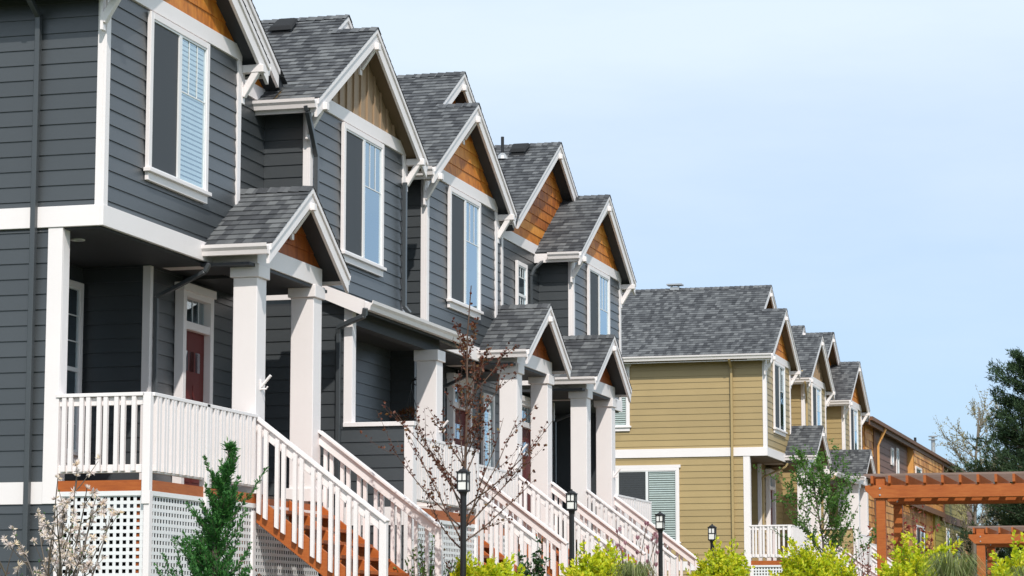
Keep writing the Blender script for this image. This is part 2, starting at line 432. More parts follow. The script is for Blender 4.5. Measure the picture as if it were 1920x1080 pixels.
        for a in (.14, .55):
            mm.box(x+.03, x+.036, y0+t+w*a, y0+t+w*(a+.31), z0+dz*.42, z0+dz*.68); mm.box(x+.03, x+.036, y0+t+w*a, y0+t+w*(a+.31), z0+dz*.1, z0+dz*.36)
        h.add(mm, 'door_panel', 'door', d)
        mm = h.mb(); mm.tube([(x+.03, y1-t-.08, z0+1.0), (x+.08, y1-t-.08, z0+1.0)], .012); mm.tube([(x+.08, y1-t-.08, z0+1.0), (x+.085, y1-t-.18, z0+1.0)], .01)
        h.add(mm, 'handle', 'metal', d)
        return d
    def downspout(h, pts, mat=None, w=.075):
        m = h.mb()
        for a, b in zip(pts, pts[1:]): m.bar(a, b, w, w*.8, (1, 0, 0) if abs(Vector(b).z-Vector(a).z) > .5*(Vector(b)-Vector(a)).length else (0, 0, 1))
        return h.add(m, 'downspout', mat or h.wall, bevel=.006)
    def column(h, x1, y0, w, z0, z1):
        """square column whose +x face is x1 and -y' face is y0"""
        m = h.mb(); m.box(x1-w, x1, y0, y0+w, z0, z1-.16); c = h.add(m, 'column', 'white', bevel=.008)
        e = .032
        h.boxes('capital', 'white', [(x1-w-e, x1+e, y0-e, y0+w+e, z1-.16, z1)], c, bevel=.006)
        h.boxes('base', 'white', [(x1-w-e, x1+e, y0-e, y0+w+e, z0, z0+.17)], c, bevel=.006)
        return c
    def railing(h, p, q, z0, zt, out, posts=(), skip=False):
        """level railing from p to q (x,y), deck z0, top zt; balusters in pairs fixed to the outer side (out = unit 2D)"""
        p, q = Vector((*p, 0)), Vector((*q, 0)); d = (q-p); Ln = d.length; d.normalize(); o = Vector((*out, 0))
        m = h.mb()
        m.bar(p+Vector((0, 0, zt-.02)), q+Vector((0, 0, zt-.02)), .13, .04)
        m.bar(p+Vector((0, 0, zt-.09)), q+Vector((0, 0, zt-.09)), .04, .09)
        r = h.add(m, 'railing', 'white', bevel=.004)
        m = h.mb(); m.bar(p+Vector((0, 0, z0+.125)), q+Vector((0, 0, z0+.125)), .04, .09); h.add(m, 'bottom_rail', 'white', r, bevel=.004)
        z = .19; proto = None; zb, ztt = z0+.1, zt-.045
        k = .1; step = (.078, .127); i = 0
        while k < Ln-.06:
            c = p+d*k+o*.043
            loc = h.T((c.x, c.y, 0))
            if proto is None:
                mm = MB(); g = .023
                mm.hexa([(-g,-g,zb),(g,-g,zb),(g,g,zb),(-g,g,zb)], [(-g,-g,ztt),(g,-g,ztt),(g,g,ztt),(-g,g,ztt)])
                b = mm.build('baluster', M['white'], r); proto = b
            else:
                b = proto.copy(); COL.objects.link(b); b.parent = r
            b.location = (loc[0]-h.org[0], loc[1]-h.org[1], h.dz-h.org[2])
            k += step[i % 2]; i += 1
        for (x, y) in posts:
            h.boxes('post', 'white', [(x-.045, x+.045, y-.045, y+.045, z0-.26, zt-.001)], r, bevel=.005)
        return r
    def stair(h, y0, y1, xd, zd, zg=-.3, run=.238, rise=.18):
        n = int((zd-zg)/rise); L0 = n*run
        s = None
        m = h.mb(); sl = rise/run
        def strg(y):
            mm.prism([(xd+.01, y-.02, zd-.02), (xd+.01, y-.02, zd-.34), (xd+L0, y-.02, zd-.34-L0*sl+.02), (xd+L0, y-.02, zd-.02-L0*sl)], (0, .04, 0))
        mm = h.mb(); strg(y0); strg(y1); strg((y0+y1)/2)
        s = h.add(mm, 'staircase', 'stain', bevel=.004)
        for k in range(1, n):
            x = xd+(k-1)*run; z = zd-k*rise
            h.boxes('tread', 'stain', [(x+.01, x+run*.5-.004, y0+.03, y1-.03, z-.04, z), (x+run*.5+.004, x+run+.02, y0+.03, y1-.03, z-.04, z)], s)
        # railings, each side: sloping top rail, sub rail, bottom ends of balusters over the stringer, newel
        for side, y in ((-1, y0), (1, y1)):
            yo = y-.065 if side < 0 else y+.065
            za, zb_ = zd+.87, None; xe = xd+1.6
            top = lambda x: za-(x-xd-.05)*sl*1.003
            mm = h.mb()
            mm.bar((xd, y, top(xd)), (xe+.05, y, top(xe+.05)), .13, .035, (0, 0, 1))
            mm.bar((xd, y, top(xd)-.09), (xe, y, top(xe)-.09), .04, .13, (0, 0, 1))
            r = h.add(mm, 'stair_railing', 'white', bevel=.004)
            h.boxes('newel_post', 'white', [(xe-.045, xe+.045, y-.045, y+.045, zg, top(xe)-.02)], r, bevel=.005)
            proto = None; k = .06; i = 0
            g = .023
            while k < 1.5:
                x = xd+k; zt = top(x)-.05; zb = zd-.02-k*sl-.17
                loc = h.T((x, yo, zt))
                if proto is None:
                    q = MB(); hh = zt-zb
                    q.hexa([(-g,-g,-hh+g*.6),(g,-g,-hh-g*.6),(g,g,-hh-g*.6),(-g,g,-hh+g*.6)], [(-g,-g,g*.7),(g,-g,-g*.7),(g,g,-g*.7),(-g,g,g*.7)])
                    b = q.build('baluster', M['white'], r); proto = b
                else: b = proto.copy(); COL.objects.link(b); b.parent = r
                b.location = tuple(loc[j]-h.org[j] for j in range(3))
                k += (.082, .145)[i % 2]; i += 1
        return s
    def lattice(h, p, q, z0, z1, out):
        p, q = Vector((*p, 0)), Vector((*q, 0)); d = (q-p); Ln = d.length; d.normalize(); o = Vector((*out, 0))
        m = h.mb(); pit = .0775; w = .036
        n = int(Ln/pit)
        for k in range(n+1):
            c = p+d*(k*pit); m.bar(c+Vector((0, 0, z0)), c+Vector((0, 0, z1)), .004, w, (d.x, d.y, 0))
        z = z1-.02
        while z > z0:
            a, b = p+o*.001, q+o*.001
            m.bar(a+Vector((0, 0, z)), b+Vector((0, 0, z)), .004, w); z -= pit
        m.bar(p+o*.014+Vector((0, 0, z1+.0)), q+o*.014+Vector((0, 0, z1+.0)), .02, .05)
        return h.add(m, 'lattice_panel', 'vinyl')
    def flag_bracket(h, x, y, z):
        m = h.mb(); m.box(x, x+.012, y-.03, y+.03, z-.06, z+.06); m.tube([(x+.01, y, z-.02), (x+.13, y-.01, z+.11)], .018, 8)
        m.tube([(x+.01, y, z-.05), (x+.07, y, z-.05), (x+.09, y, z-.02)], .01, 6)
        return h.add(m, 'flag_bracket', 'white')

m_, nt_, b_ = new_mat('insect_mesh'); M['mesh'] = m_        # see-through dark insect mesh
_o = nt_.nodes['Material Output']; _t = nt_.nodes.new('ShaderNodeBsdfTransparent'); _x = nt_.nodes.new('ShaderNodeMixShader')
b_.inputs['Base Color'].default_value = (.055, .06, .066, 1); b_.inputs['Roughness'].default_value = .5
_x.inputs[0].default_value = .72
lk(nt_, _t.outputs[0], _x.inputs[1]); lk(nt_, b_.outputs[0], _x.inputs[2]); lk(nt_, _x.outputs[0], _o.inputs[0])
SCREEN = M['mesh']

XB, XG, XW, XN, XP = -11.73, -11.473, -12.4, -13.28, -11.1     # bay front, rake plane, recess wall, nook back, porch front
SL = .62; ZR = 8.5; HB, HR = 1.98, 2.34; ZE = ZR-SL*HR
BACK = -20.0; ZB0, ZB1 = 4.331, 4.563; ZD = 1.545; ZF0, ZF1 = 7.02, 7.20; GZ = -.3

def bay_and_roof(h, hb, off, ycut, gable, big_gable, ystart=-HR, left_from=None, batten=False, xback=BACK):
    """upper storey bay, its gable, the larger gable roof set back behind it. off = ridge offset of the big gable"""
    hr = hb+.36; ze = ZR-SL*hr
    zr2 = ZR+SL*off; xg2 = -12.12
    # bay walls
    h.wall_x(XB, -hb+.0, hb, ZB1, ZF0+.05)
    h.wall_y(-hb, XW-.0 if left_from is not None else xback, XB-.001, ZB1, ZF1+.05, -1)
    h.wall_y(hb, XW, XB-.001, ZB1, ZF1+.05, 1)
    for s in (-1, 1):   # corner boards: narrow return, wide front
        m = h.mb(); y = s*hb
        m.box(XB+.0, XB+.036, min(y+s*.03, y-s*.085), max(y+s*.03, y-s*.085), ZB1, ZF0)
        m.box(XB-.07, XB-.0005, min(y, y+s*.03), max(y, y+s*.03), ZB1, ZF1)
        h.add(m, 'corner_board', 'white', bevel=.003)
    h.boxes('frieze_board', 'white', [(XB+.0, XB+.04, -hb-.03, hb+.03, ZF0, ZF1+.01)], bevel=.003)
    h.gable_wall(XB, 0, hb, ZF1+.01, ZR, SL, gable, batten)
    h.gable_wall(XW, off, hr+off-.2, ZF1+.02, zr2, SL, big_gable, batten)
    # roof: main
    m = h.mb(); u = random.Random(h.seed).uniform(0, 40)
    Ln = lambda ya, yb: math.hypot(yb-ya, (yb-ya)*SL)
    slope(m, xback-.3, xg2+.03, ystart, ZR+SL*ystart, off, zr2, Ln(-hr, ystart), u)
    slope(m, xback-.3, xg2+.03, ycut, zr2-SL*(ycut-off), off, zr2, 0, u+7)
    slope(m, xg2+.03, XG+.03, -hr, ze, 0, ZR, 0, u)          # the bay's own left slope, one plane with the main roof
    slope(m, XW, XG+.03, hr, ze, 0, ZR, 0, u+13)
    if ystart > -hr: slope(m, XW, xg2, -hr, ze, ystart, ZR+SL*ystart, 0, u)
    # ridge caps
    for xa, xb, y, z in ((xback-.3, xg2+.035, off, zr2), (xg2, XG+.035, 0, ZR)):
        x = xa
        while x < xb-.02:
            x2 = min(xb, x+.143)
            for s in (-1, 1):
                c = int(x*7+31)*.143
                m.face([(x, y, z+.032), (x2, y, z+.020), (x2, y+s*.14, z+.020-.14*SL), (x, y+s*.14, z+.032-.14*SL)],
                       [(u+x, c+.01), (u+x2-.01, c+.01), (u+x2-.01, c+.12), (u+x, c+.12)])
            x = x2
    roof = h.add(m, 'roof', 'shingle')
    m = h.mb()
    def slab(x0, x1, ya, za, yb, zb):
        m.prism([(x0, ya, za-.012), (x0, yb, zb-.012), (x0, yb, zb-.17), (x0, ya, za-.17)], (x1-x0, 0, 0))
    slab(xback-.3, xg2-.03, ystart, ZR+SL*ystart, off, zr2); slab(xback-.3, xg2-.03, ycut, zr2-SL*(ycut-off), off, zr2)
    slab(xg2-.03, XG-.03, -hr+.02, ze+.02*SL, 0, ZR); slab(XW, XG-.03, hr-.02, ze+.02*SL, 0, ZR)
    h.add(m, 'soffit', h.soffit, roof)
    # rakes
    h.rake(XG, -hr-.02, ze-.012, 0, ZR, roof); h.rake(XG, hr+.02, ze-.012, 0, ZR, roof)
    yl = max(ystart, -.02) if off > 0 else ystart
    h.rake(xg2, 0.02, ZR+SL*.02, off, zr2, roof); h.rake(xg2, ycut-.25, zr2-SL*(ycut-.25-off), off, zr2, roof)
    # brackets
    for s in (-1, 1): h.bracket(XB, XG+.055, s*(hb+.1), 6.93, roof)
    h.bracket(XB, XG+.055, 0, ZR-.27, roof, diag=True, drop=.3)
    h.bracket(XW, xg2+.055, off, zr2-.27, roof, diag=False)
    # gutters and fascia
    gx = XW if left_from is not None else xback-.3
    h.gutter(gx, XG-.005, -hr-.0, ze-.015, -1, roof)
    h.gutter(XW+.3, XG-.005, hr+.0, ze-.015, 1, roof)
    h.boxes('fascia', 'white', [(gx, XG-.045, -hr+.001, -hr+.025, ze-.19, ze-.018), (XW, XG-.045, hr-.025, hr-.001, ze-.19, ze-.018)], roof)
    return roof

def porch_roof(h, yc, half, xf, zr, sl):
    xw = XW; ze = zr-sl*half
    m = h.mb(); u = random.Random(h.seed+5).uniform(0, 40)
    slope(m, xw, xf+.03, yc-half, ze, yc, zr, 0, u); slope(m, xw, xf+.03, yc+half, ze, yc, zr, 0, u+9)
    x = xw
    while x < xf+.01:
        x2 = min(xf+.035, x+.143); c = int(x*7+31)*.143
        for s in (-1, 1):
            m.face([(x, yc, zr+.032), (x2, yc, zr+.020), (x2, yc+s*.14, zr+.020-.14*sl), (x, yc+s*.14, zr+.032-.14*sl)],
                   [(u+x, c+.01), (u+x2-.01, c+.01), (u+x2-.01, c+.12), (u+x, c+.12)])
        x = x2
    r = h.add(m, 'porch_roof', 'shingle')
    h.soffit_slab(xw, xf-.03, yc-half+.02, ze+.02*sl, yc, zr, r, .012, .11); h.soffit_slab(xw, xf-.03, yc+half-.02, ze+.02*sl, yc, zr, r, .012, .11)
    h.rake(xf, yc-half-.02, ze-.012, yc, zr, r, .235); h.rake(xf, yc+half+.02, ze-.012, yc, zr, r, .235)
    h.gutter(XB+.02, xf-.005, yc-half, ze-.01, -1, r); h.gutter(XB+.02, xf-.005, yc+half, ze-.01, 1, r)
    h.boxes('fascia', 'white', [(xw, xf-.045, yc-half+.001, yc-half+.025, ze-.13, ze-.018), (xw, xf-.045, yc+half-.025, yc+half-.001, ze-.13, ze-.018)], r)
    h.bracket(XP-.02, xf+.055, yc, zr-.25, r, .09, .3)
    # gable panel over the beam
    m = h.mb(); x = XP-.06; zb = 4.53
    def hw(z): return max(0, min(half-.12, (zr-.07-z)/sl))
    siding(m, (x, yc), (0, 1), (1, 0), 0, zb, zr-.07, lambda z: -hw(z), lambda z: hw(z), expo=.19, base=zb, seed=h.seed)
    m.prism([(x-.08, yc-hw(zb), zb), (x-.08, yc+hw(zb), zb), (x-.08, yc, zr-.07)], (.078, 0, 0))
    h.add(m, 'gable_wall', 'cedar_shaded', r)
    return r

def house_end(name_label, cat_group, yp, s, dx, dz, wall, soffit, gable, end=True, left_cut=None, ycut=4.67, side_windows=False, recess_window=False, ds_x=-12.5, right_limit=4.6, xback=BACK, vents=(), deck_far=3.42, light=True, inner_end=1.0, door=(1.62, 2.60), side_light=None, railing_side=True):
    """house with a projecting gabled bay, porch gable beside it (mirrored by s = -1)"""
    root = empty('townhouse', (XW+dx, yp, GZ), name_label, 'house', cat_group)
    h = House(yp, s, dx, dz, wall, soffit, root)
    ystart = -HR if end else left_cut
    roof = bay_and_roof(h, HB, 1.37, ycut, gable, 'cedar', ystart, None if end else 1, xback=xback)
    h.window(XB+.02, -.885, .885, 5.165, 6.992, blind_right=(yp < 30))
    # recess wall beside the bay and behind the porch gable
    h.wall_x(XW, HB, right_limit, 4.2, ZF0+.05)
    h.boxes('frieze_board', 'white', [(XW, XW+.034, HB+.03, right_limit, ZF0, ZF1+.02)])
    h.wall_x(XW, .87, right_limit, ZD-.1, 4.198); h.wall_x(XW-.03, .87, HB, 4.198, 4.6)
    # belt
    h.boxes('belt_board', 'white', [(XB-.0, XB+.045, -HB-.045, HB-.02, ZB0, ZB1), (xback, XB-.0005, -HB-.045, -HB, ZB0, ZB1), (XB-.6, XB, HB-.02, HB+.02, ZB0, ZB1)], bevel=.004)
    # porch nook under the bay
    h.wall_x(XN, -HB+.1, .87, ZD-.1, ZB0)
    h.wall_y(.87, XN, XW-.001, ZD-.1, ZB0, -1)
    h.boxes('corner_board', 'white', [(XW-.07, XW-.0005, .845, .868, ZD, 4.3), (XW+.0, XW+.028, .845, .93, ZD, 4.3)])
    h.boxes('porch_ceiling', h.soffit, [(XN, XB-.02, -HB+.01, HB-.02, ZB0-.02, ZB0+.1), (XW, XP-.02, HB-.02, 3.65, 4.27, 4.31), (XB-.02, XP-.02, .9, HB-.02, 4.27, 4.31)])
    if light:
        m = h.mb(); m.lathe([(.085, 0), (.085, -.012), (.06, -.014), (.055, .002), (0, .002)], (-12.35, -1.25, ZB0-.021), 20); h.add(m, 'ceiling_light', 'vinyl')
    # side wall, storey below
    h.wall_y(-HB, xback, -12.2 if end else -11.9, 1.54, ZB0, -1, thick=.13)
    h.wall_y(-HB, xback, -12.2, GZ, 1.30, -1, thick=.13)
    h.boxes('skirt_board', 'white', [(xback, -12.346 if end else -11.9, -HB-.028, -HB, 1.30, 1.54)])
    if end: h.boxes('corner_board', 'white', [(-12.345, -12.17, -HB-.03, -HB-.001, 1.3, ZB0-.002), (-12.199, -12.17, -HB, -HB+.16, 1.3, ZB0-.002)], bevel=.003)
    h.window(XN+.02, -.95, .78, 2.05, 4.10, split='h', grid='all')
    h.door(XW+.02, door[0], door[1], ZD, 4.2)
    if side_light: h.window(XW+.02, side_light[0], side_light[1], 2.1, 4.05, split=False, grid=None, blind_right=True)
    # downspouts
    if end: h.downspout([(ds_x, -HR-.05, ZE-.13), (ds_x, -HR+.05, ZE-.2), (ds_x, -HB-.075, ZE-.34), (ds_x, -HB-.075, GZ+.1)])
    else: h.downspout([(-11.95, -HR-.05, ZE-.13), (-11.93, -HR-.1, ZE-.22), (-11.54, -3.62, ZE-.5), (-11.54, -3.62, ZB1+.14), (-11.46, -3.60, ZB1+.04)])
    h.downspout([(-11.62, .87+.0, 4.3), (-11.68, .87, 4.2), (-12.34, .97, 3.93), (-12.34, .97, ZD)], w=.06)
    # porch gable, columns, deck, stairs
    yc = 2.28
    pr = porch_roof(h, yc, 1.41, -10.847, 5.42, .64)
    c1, c2 = 1.11, 3.09
    for c in (c1, c2):
        h.column(XP, c, .31, ZD, 4.31)
        h.boxes('beam', 'white', [(XW+.05, XP-.32, c+.03, c+.28, 4.31, 4.5)])
    h.boxes('beam', 'white', [(XP-.31, XP-.0, c1-.0, c2+.31, 4.312, 4.55)], bevel=.004)
    h.boxes('deck', 'floor', [(XN, XP-.041, -HB+.031, deck_far, ZD-.035, ZD)])
    h.boxes('deck_rim', 'stain', [(XP-.04, XP, -HB+.03, c1+.3, ZD-.115, ZD+.002), (-12.2, XP, -HB-.0, -HB+.03, ZD-.115, ZD+.002), (XP-.04, XP, c1+.3, deck_far, ZD-.2, ZD-.036)])
    h.boxes('post', 'stain', [(XP-.22, XP-.12, -HB+.1, -HB+.2, GZ, ZD-.2), (XP-.22, XP-.12, c1, c1+.1, GZ, ZD-.2)])
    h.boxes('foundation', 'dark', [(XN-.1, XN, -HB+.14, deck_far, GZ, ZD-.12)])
    yr = -HB+.02
    if railing_side: h.railing((-12.2, yr), (XP-.06, yr), ZD, 2.49, (0, -1), [(XP-.03, yr-.02)])
    h.railing((XP-.03, yr), (XP-.03, c1), ZD, 2.49, (1, 0), [(XP-.01, (yr+c1)/2)])
    h.lattice((-12.2, yr+.0), (XP-.02, yr), GZ, ZD-.14, (0, -1)); h.lattice((XP-.02, yr), (XP-.02, deck_far), GZ, ZD-.14, (1, 0))
    h.boxes('lattice_post', 'white', [(XP-.05, XP+.02, yr-.05, yr+.03, GZ, ZD-.12), (XP-.03, XP+.01, c1-.05, c1+.02, GZ, ZD-.2), (-12.2, -12.13, yr-.03, yr+.0, GZ, ZD-.12)])
    h.stair(c1+.06, c2+.28, XP, ZD)
    h.flag_bracket(XP, c1+.16, 2.86)
    if recess_window: h.window(XW+.02, 3.0, 3.72, 5.55, 6.72, split='h', grid='upper')
    for kind, x, y in vents: add_vent(h, roof, kind, x, y)
    return h, root

def add_vent(h, roof, kind, x, y, off=1.37):
    sg = 1 if y < off else -1; z = ZR+SL*off-SL*abs(off-y)
    if kind == 'box':
        m = h.mb()
        def P(a, b, c): return (x+a, y+b, z+sg*b*SL+c)
        m.hexa([P(-.15,-.15,.0),P(.15,-.15,0),P(.15,.15,0),P(-.15,.15,0)], [P(-.14,-.14,.08),P(.14,-.14,.08),P(.12,.13,.1),P(-.12,.13,.1)])
        m.hexa([P(-.2,-.18,.07),P(.2,-.18,.07),P(.17,.17,.08),P(-.17,.17,.08)], [P(-.16,-.14,.13),P(.16,-.14,.13),P(.13,.13,.14),P(-.13,.13,.14)])
        h.add(m, 'roof_vent', 'vent', roof, bevel=.015)
    elif kind == 'cap':
        m = h.mb(); m.box(x-.13, x+.13, y-.1, y+.1, z-.1, z+.05); m.box(x-.22, x+.22, y-.16, y+.16, z+.10, z+.14)
        for a in (-1, 1): m.box(x+a*.1-.02, x+a*.1+.02, y-.05, y+.05, z+.05, z+.10)
        h.add(m, 'roof_vent', 'metal', roof)
    else:
        m = h.mb(); m.tube([(x, y, z-.05), (x, y, z+.42)], .032, 10); p = h.add(m, 'vent_pipe', 'black', roof)
        m = h.mb(); m.lathe([(.14, -.03), (.1, .04), (.045, .09), (.034, .1)], (x, y, z), 12); h.add(m, 'vent_pipe', 'metal', roof)

def house_middle(label, group, yp, dx, dz, wall, soffit, porch_soffit):
    """middle house: bay with a board-and-batten gable, a lean-to porch roof and a half wall beside the porch"""
    root = empty('townhouse', (XW+dx, yp, GZ), label, 'house', group)
    h = House(yp, 1, dx, dz, wall, soffit, root); hb = 2.06
    roof = bay_and_roof(h, hb, .58, 3.30, 'batten', 'batten', -2.01, 1, batten=True, xback=BACK)
    h.window(XB+.02, -.80, .97, 5.165, 6.992)
    h.downspout([(-11.62, -2.47, ZE-.15), (-11.61, -2.44, ZE-.22), (-11.655, -hb+.12, ZE-.75), (-11.655, -hb+.12, 4.75)])
    h.wall_x(XW, hb, 3.5, 4.2, ZF0+.05)
    h.wall_x(XW, -hb, 3.5, ZD-.1, 4.3)
    xo = -10.25; h.soffit = M[porch_soffit]
    # near side wall, half wall and its white trim
    h.wall_y(-hb, XW, -11.1, 1.54, 4.25, -1); h.wall_y(-hb, -11.1, xo, 1.54, 2.60, -1)
    h.wall_y(-hb, XW, xo, GZ, 1.30, -1)
    h.boxes('skirt_board', 'white', [(XW, xo-.092, -hb-.028, -hb, 1.30, 1.54)])
    h.boxes('belt_board', 'white', [(XW, XB-.001, -hb-.034, -hb, ZB0, ZB1-.06)])
    h.boxes('corner_board', 'white', [(-11.19, -11.07, -hb-.03, -hb, 2.66, 4.22), (-11.099, -11.07, -hb, -hb+.12, 2.66, 4.22)], bevel=.003)
    h.boxes('sill', 'white', [(-11.19, xo+.05, -hb-.045, -hb+.13, 2.601, 2.66)], bevel=.004)
    h.boxes('corner_board', 'white', [(xo-.09, xo+.03, -hb-.03, -hb, GZ, 2.60), (xo+.001, xo+.03, -hb, -hb+.16, GZ, 2.60)], bevel=.003)
    # lean-to roof
    xe, ze, xt, zt, ya, yb = -10.86, 4.26, XB, 4.60, -2.21, 2.42
    m = h.mb(); Ln = math.hypot(xe-xt, zt-ze); n = 7
    for k in range(n):
        a, b = k/n, (k+1)/n
        P = lambda t, y, o: (xe+(xt-xe)*t, y, ze+(zt-ze)*t+o)
        m.face([P(a, ya, .016), P(a, yb, .016), P(b, yb, .003), P(b, ya, .003)], [(ya, a*Ln), (yb, a*Ln), (yb, b*Ln-.001), (ya, b*Ln-.001)])
        m.face([P(a, ya, .016), P(a, ya, -.002), P(a, yb, -.002), P(a, yb, .016)])
    pr = h.add(m, 'porch_roof', 'shingle')
    m = h.mb(); m.prism([(xe-.02, ya+.03, ze-.012), (xt, ya+.03, zt-.012), (xt, ya+.03, zt-.15), (xe-.02, ya+.03, ze-.15)], (0, yb-ya-.06, 0)); h.add(m, 'soffit', h.soffit, pr)
    for y in (ya, yb-.035):
        m = h.mb(); m.prism([(xe+.0, y, ze+.012), (xt+.0, y, zt+.012), (xt, y, zt-.17), (xe, y, ze-.20)], (0, .035, 0)); h.add(m, 'rake_board', 'white', pr)
    m = h.mb(); prof = [(0, 0), (0, -.125), (.07, -.125), (.085, -.075), (.115, -.04), (.122, 0), (.112, 0), (.10, -.035), (.012, -.02)]
    m.prism([(xe+a+.005, ya-.02, ze+b+.005) for a, b in prof], (0, yb-ya+.04, 0)); h.add(m, 'gutter', 'white', pr)
    h.boxes('beam', h.soffit, [(-11.25, -11.09, -hb+.13, 1.9, 3.98, 4.24)])
    h.boxes('porch_ceiling', h.soffit, [(XW, -11.25, -hb, 3.5, 4.22, 4.28)])
    h.downspout([(-10.83, -2.27, ze-.1), (-10.85, -2.25, ze-.2), (-11.25, -hb-.09, 3.93), (-11.25, -hb-.06, 3.85), (-11.25, -hb-.06, GZ+.1)], w=.075)
    h.column(-10.95, 1.30, .31, ZD, 3.98)
    # deck, railing, stairs
    h.boxes('deck', 'floor', [(XW, -11.141, -hb, 3.4, ZD-.035, ZD), (-11.141, xo-.081, -hb+.01, 1.12, ZD-.035, ZD)])
    h.boxes('deck_rim', 'stain', [(xo-.08, xo-.03, -hb+.16, 1.12, ZD-.13, ZD+.002), (-11.14, -11.1, 1.12, 3.4, ZD-.2, ZD-.036)])
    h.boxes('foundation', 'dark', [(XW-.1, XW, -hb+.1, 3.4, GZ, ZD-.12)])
    h.railing((xo-.05, -hb+.16), (xo-.05, 1.10), ZD, 2.49, (1, 0), [(xo-.04, 1.06)])
    h.railing((-10.95, 1.10), (xo-.1, 1.10), ZD, 2.49, (0, 1))
    h.lattice((xo-.05, -hb+.16), (xo-.05, 1.1), GZ, ZD-.15, (1, 0))
    h.boxes('lattice_post', 'white', [(xo-.09, xo-.02, 1.06, 1.14, GZ, ZD-.27)])
    h.stair(1.42, 3.12, XP, ZD)
    h.flag_bracket(-10.95, 1.46, 2.84)
    return h, root

GREY = 'attached grey townhouses in the near row'
TAN = 'attached tan townhouses in the second row'
hA, _ = house_end('grey townhouse nearest the viewer, with a tall side wall, corner porch and white lattice', GREY, 27.33, 1, 0, 0, 'grey', 'soffit_grey', 'cedar')
hB, _ = house_middle('grey townhouse with a tan board-and-batten gable and a lean-to porch roof', GREY, 34.01, -.025, 0, 'grey', 'soffit_tan', 'soffit_grey')
hC, _ = house_end('grey townhouse with one cedar gable, standing right after the tan-gabled one', GREY, 39.53, 1, -.13, 0, 'grey', 'soffit_grey', 'cedar', end=False, left_cut=-2.18, ycut=4.70, right_limit=4.7, xback=BACK, door=(1.30, 2.42), side_light=(3.34, 4.08), deck_far=3.6)
hC.boxes('corner_board', 'white', [(XW+.001, XW+.03, 4.64, 4.76, ZB1, ZF0)])
def house_number(h, txt, x, y, z, size):
    cu = bpy.data.curves.new('house_number', 'FONT'); cu.body = txt; cu.size = size; cu.align_x = 'CENTER'; cu.extrude = .004
    tmp = bpy.data.objects.new('house_number', cu); COL.objects.link(tmp)
    me = bpy.data.meshes.new_from_object(tmp.evaluated_get(bpy.context.evaluated_depsgraph_get())); bpy.data.objects.remove(tmp)
    me.transform(Matrix.Translation(Vector(h.T((x, y, z)))-Vector(h.org)) @ Matrix.Rotation(R(90), 4, 'Z') @ Matrix.Rotation(R(90), 4, 'X'))
    me.materials.clear(); me.materials.append(M['black']); o = bpy.data.objects.new('house_number', me); COL.objects.link(o); o.parent = h.root
house_number(hC, '15344', XW+.145, 1.86, 3.66, .17)
hD, _ = house_end('last grey townhouse of the near row, large and small cedar gables side by side', GREY, 48.92, -1, -.15, 0, 'grey', 'soffit_grey', 'cedar', ycut=4.69, right_limit=4.7, recess_window=True, door=(2.62, 3.76), vents=(('pipe', -13.13, 1.93), ('box', -12.85, 1.72)))
add_vent(hB, bpy.data.objects[[o.name for o in hB.root.children if o.name.startswith('roof')][0]], 'box', -12.95, .16, .58)
hD.downspout([(-12.2, 2.2, 6.95), (-12.3, 2.6, 6.72), (-12.34, 2.72, 6.55), (-12.34, 2.72, 4.9)], w=.06)
bA, _ = house_end('tan townhouse with a broad side wall, long gutter and blinds in its side window', TAN, 69.32, 1, .01, .145, 'tan', 'soffit_tan', 'cedar', ds_x=-12.63)
bA.window(-HB-.02, -15.86, -14.09, 2.06, 4.05, face='y', grid=None, blind_right=True)
bA.window(-HB-.02, -16.5, -15.44, 5.20, 6.82, face='y', grid=None, blind_right=True)
bA.boxes('window_header', 'white', [(-15.90, -14.05, -HB-.07, -HB-.02, 4.05, 4.13), (-16.54, -15.40, -HB-.07, -HB-.02, 6.82, 6.90)])
add_vent(bA, bpy.data.objects[[o.name for o in bA.root.children if o.name.startswith('roof')][0]], 'cap', -14.87, 1.37)
bB, _ = house_middle('tan townhouse with a board-and-batten gable, second in the tan row', TAN, 75.95,   .0, .145, 'tan', 'soffit_tan', 'soffit_tan')
bC, _ = house_end('last tan townhouse of the second row, next to the brown house', TAN, 84.18, -1, -.02, .145, 'tan', 'soffit_tan', 'cedar', ycut=4.88, right_limit=4.7, door=(2.62, 3.76), light=False)
#@@PLACE
# ------------------------------------------------------------------ ground
def gh(x, y):
    t = max(0, min(1, (y-9)/9)); t = t*t*(3-2*t)
    return -1.55+1.25*t
m = MB(); xs = [-900, -200, -60, -30, -20, -15, -10, -6, -3, 0, 5, 12, 30, 80, 250, 900]; ys = [-200, -40, -5, 3, 9, 11, 13, 15, 17, 18, 25, 40, 60, 90, 130, 200, 400, 900, 2500]
for xa, xb in zip(xs, xs[1:]):
    for ya, yb in zip(ys, ys[1:]): m.face([(xa, ya, gh(xa, ya)), (xb, ya, gh(xb, ya)), (xb, yb, gh(xb, yb)), (xa, yb, gh(xa, yb))])
mg, nt, b = new_mat('lawn_and_bark'); n1 = noise(nt, coords(nt), .35, 6); n2 = noise(nt, coords(nt), 14, 4)
lk(nt, mixc(nt, ramp(nt, n1, [(.35, (.05, .085, .022)), (.65, (.085, .12, .035))]), ramp(nt, n2, [(.3, (.04, .03, .02)), (.7, (.14, .13, .07))]), .4), b.inputs['Base Color'])
b.inputs['Roughness'].default_value = .95; bump(nt, b, n2, .6, .05)
tag(m.build('ground', mg), kind='structure')
m = MB(); m.box(-7.6, -6.2, 19, 110, -.35, -.28)
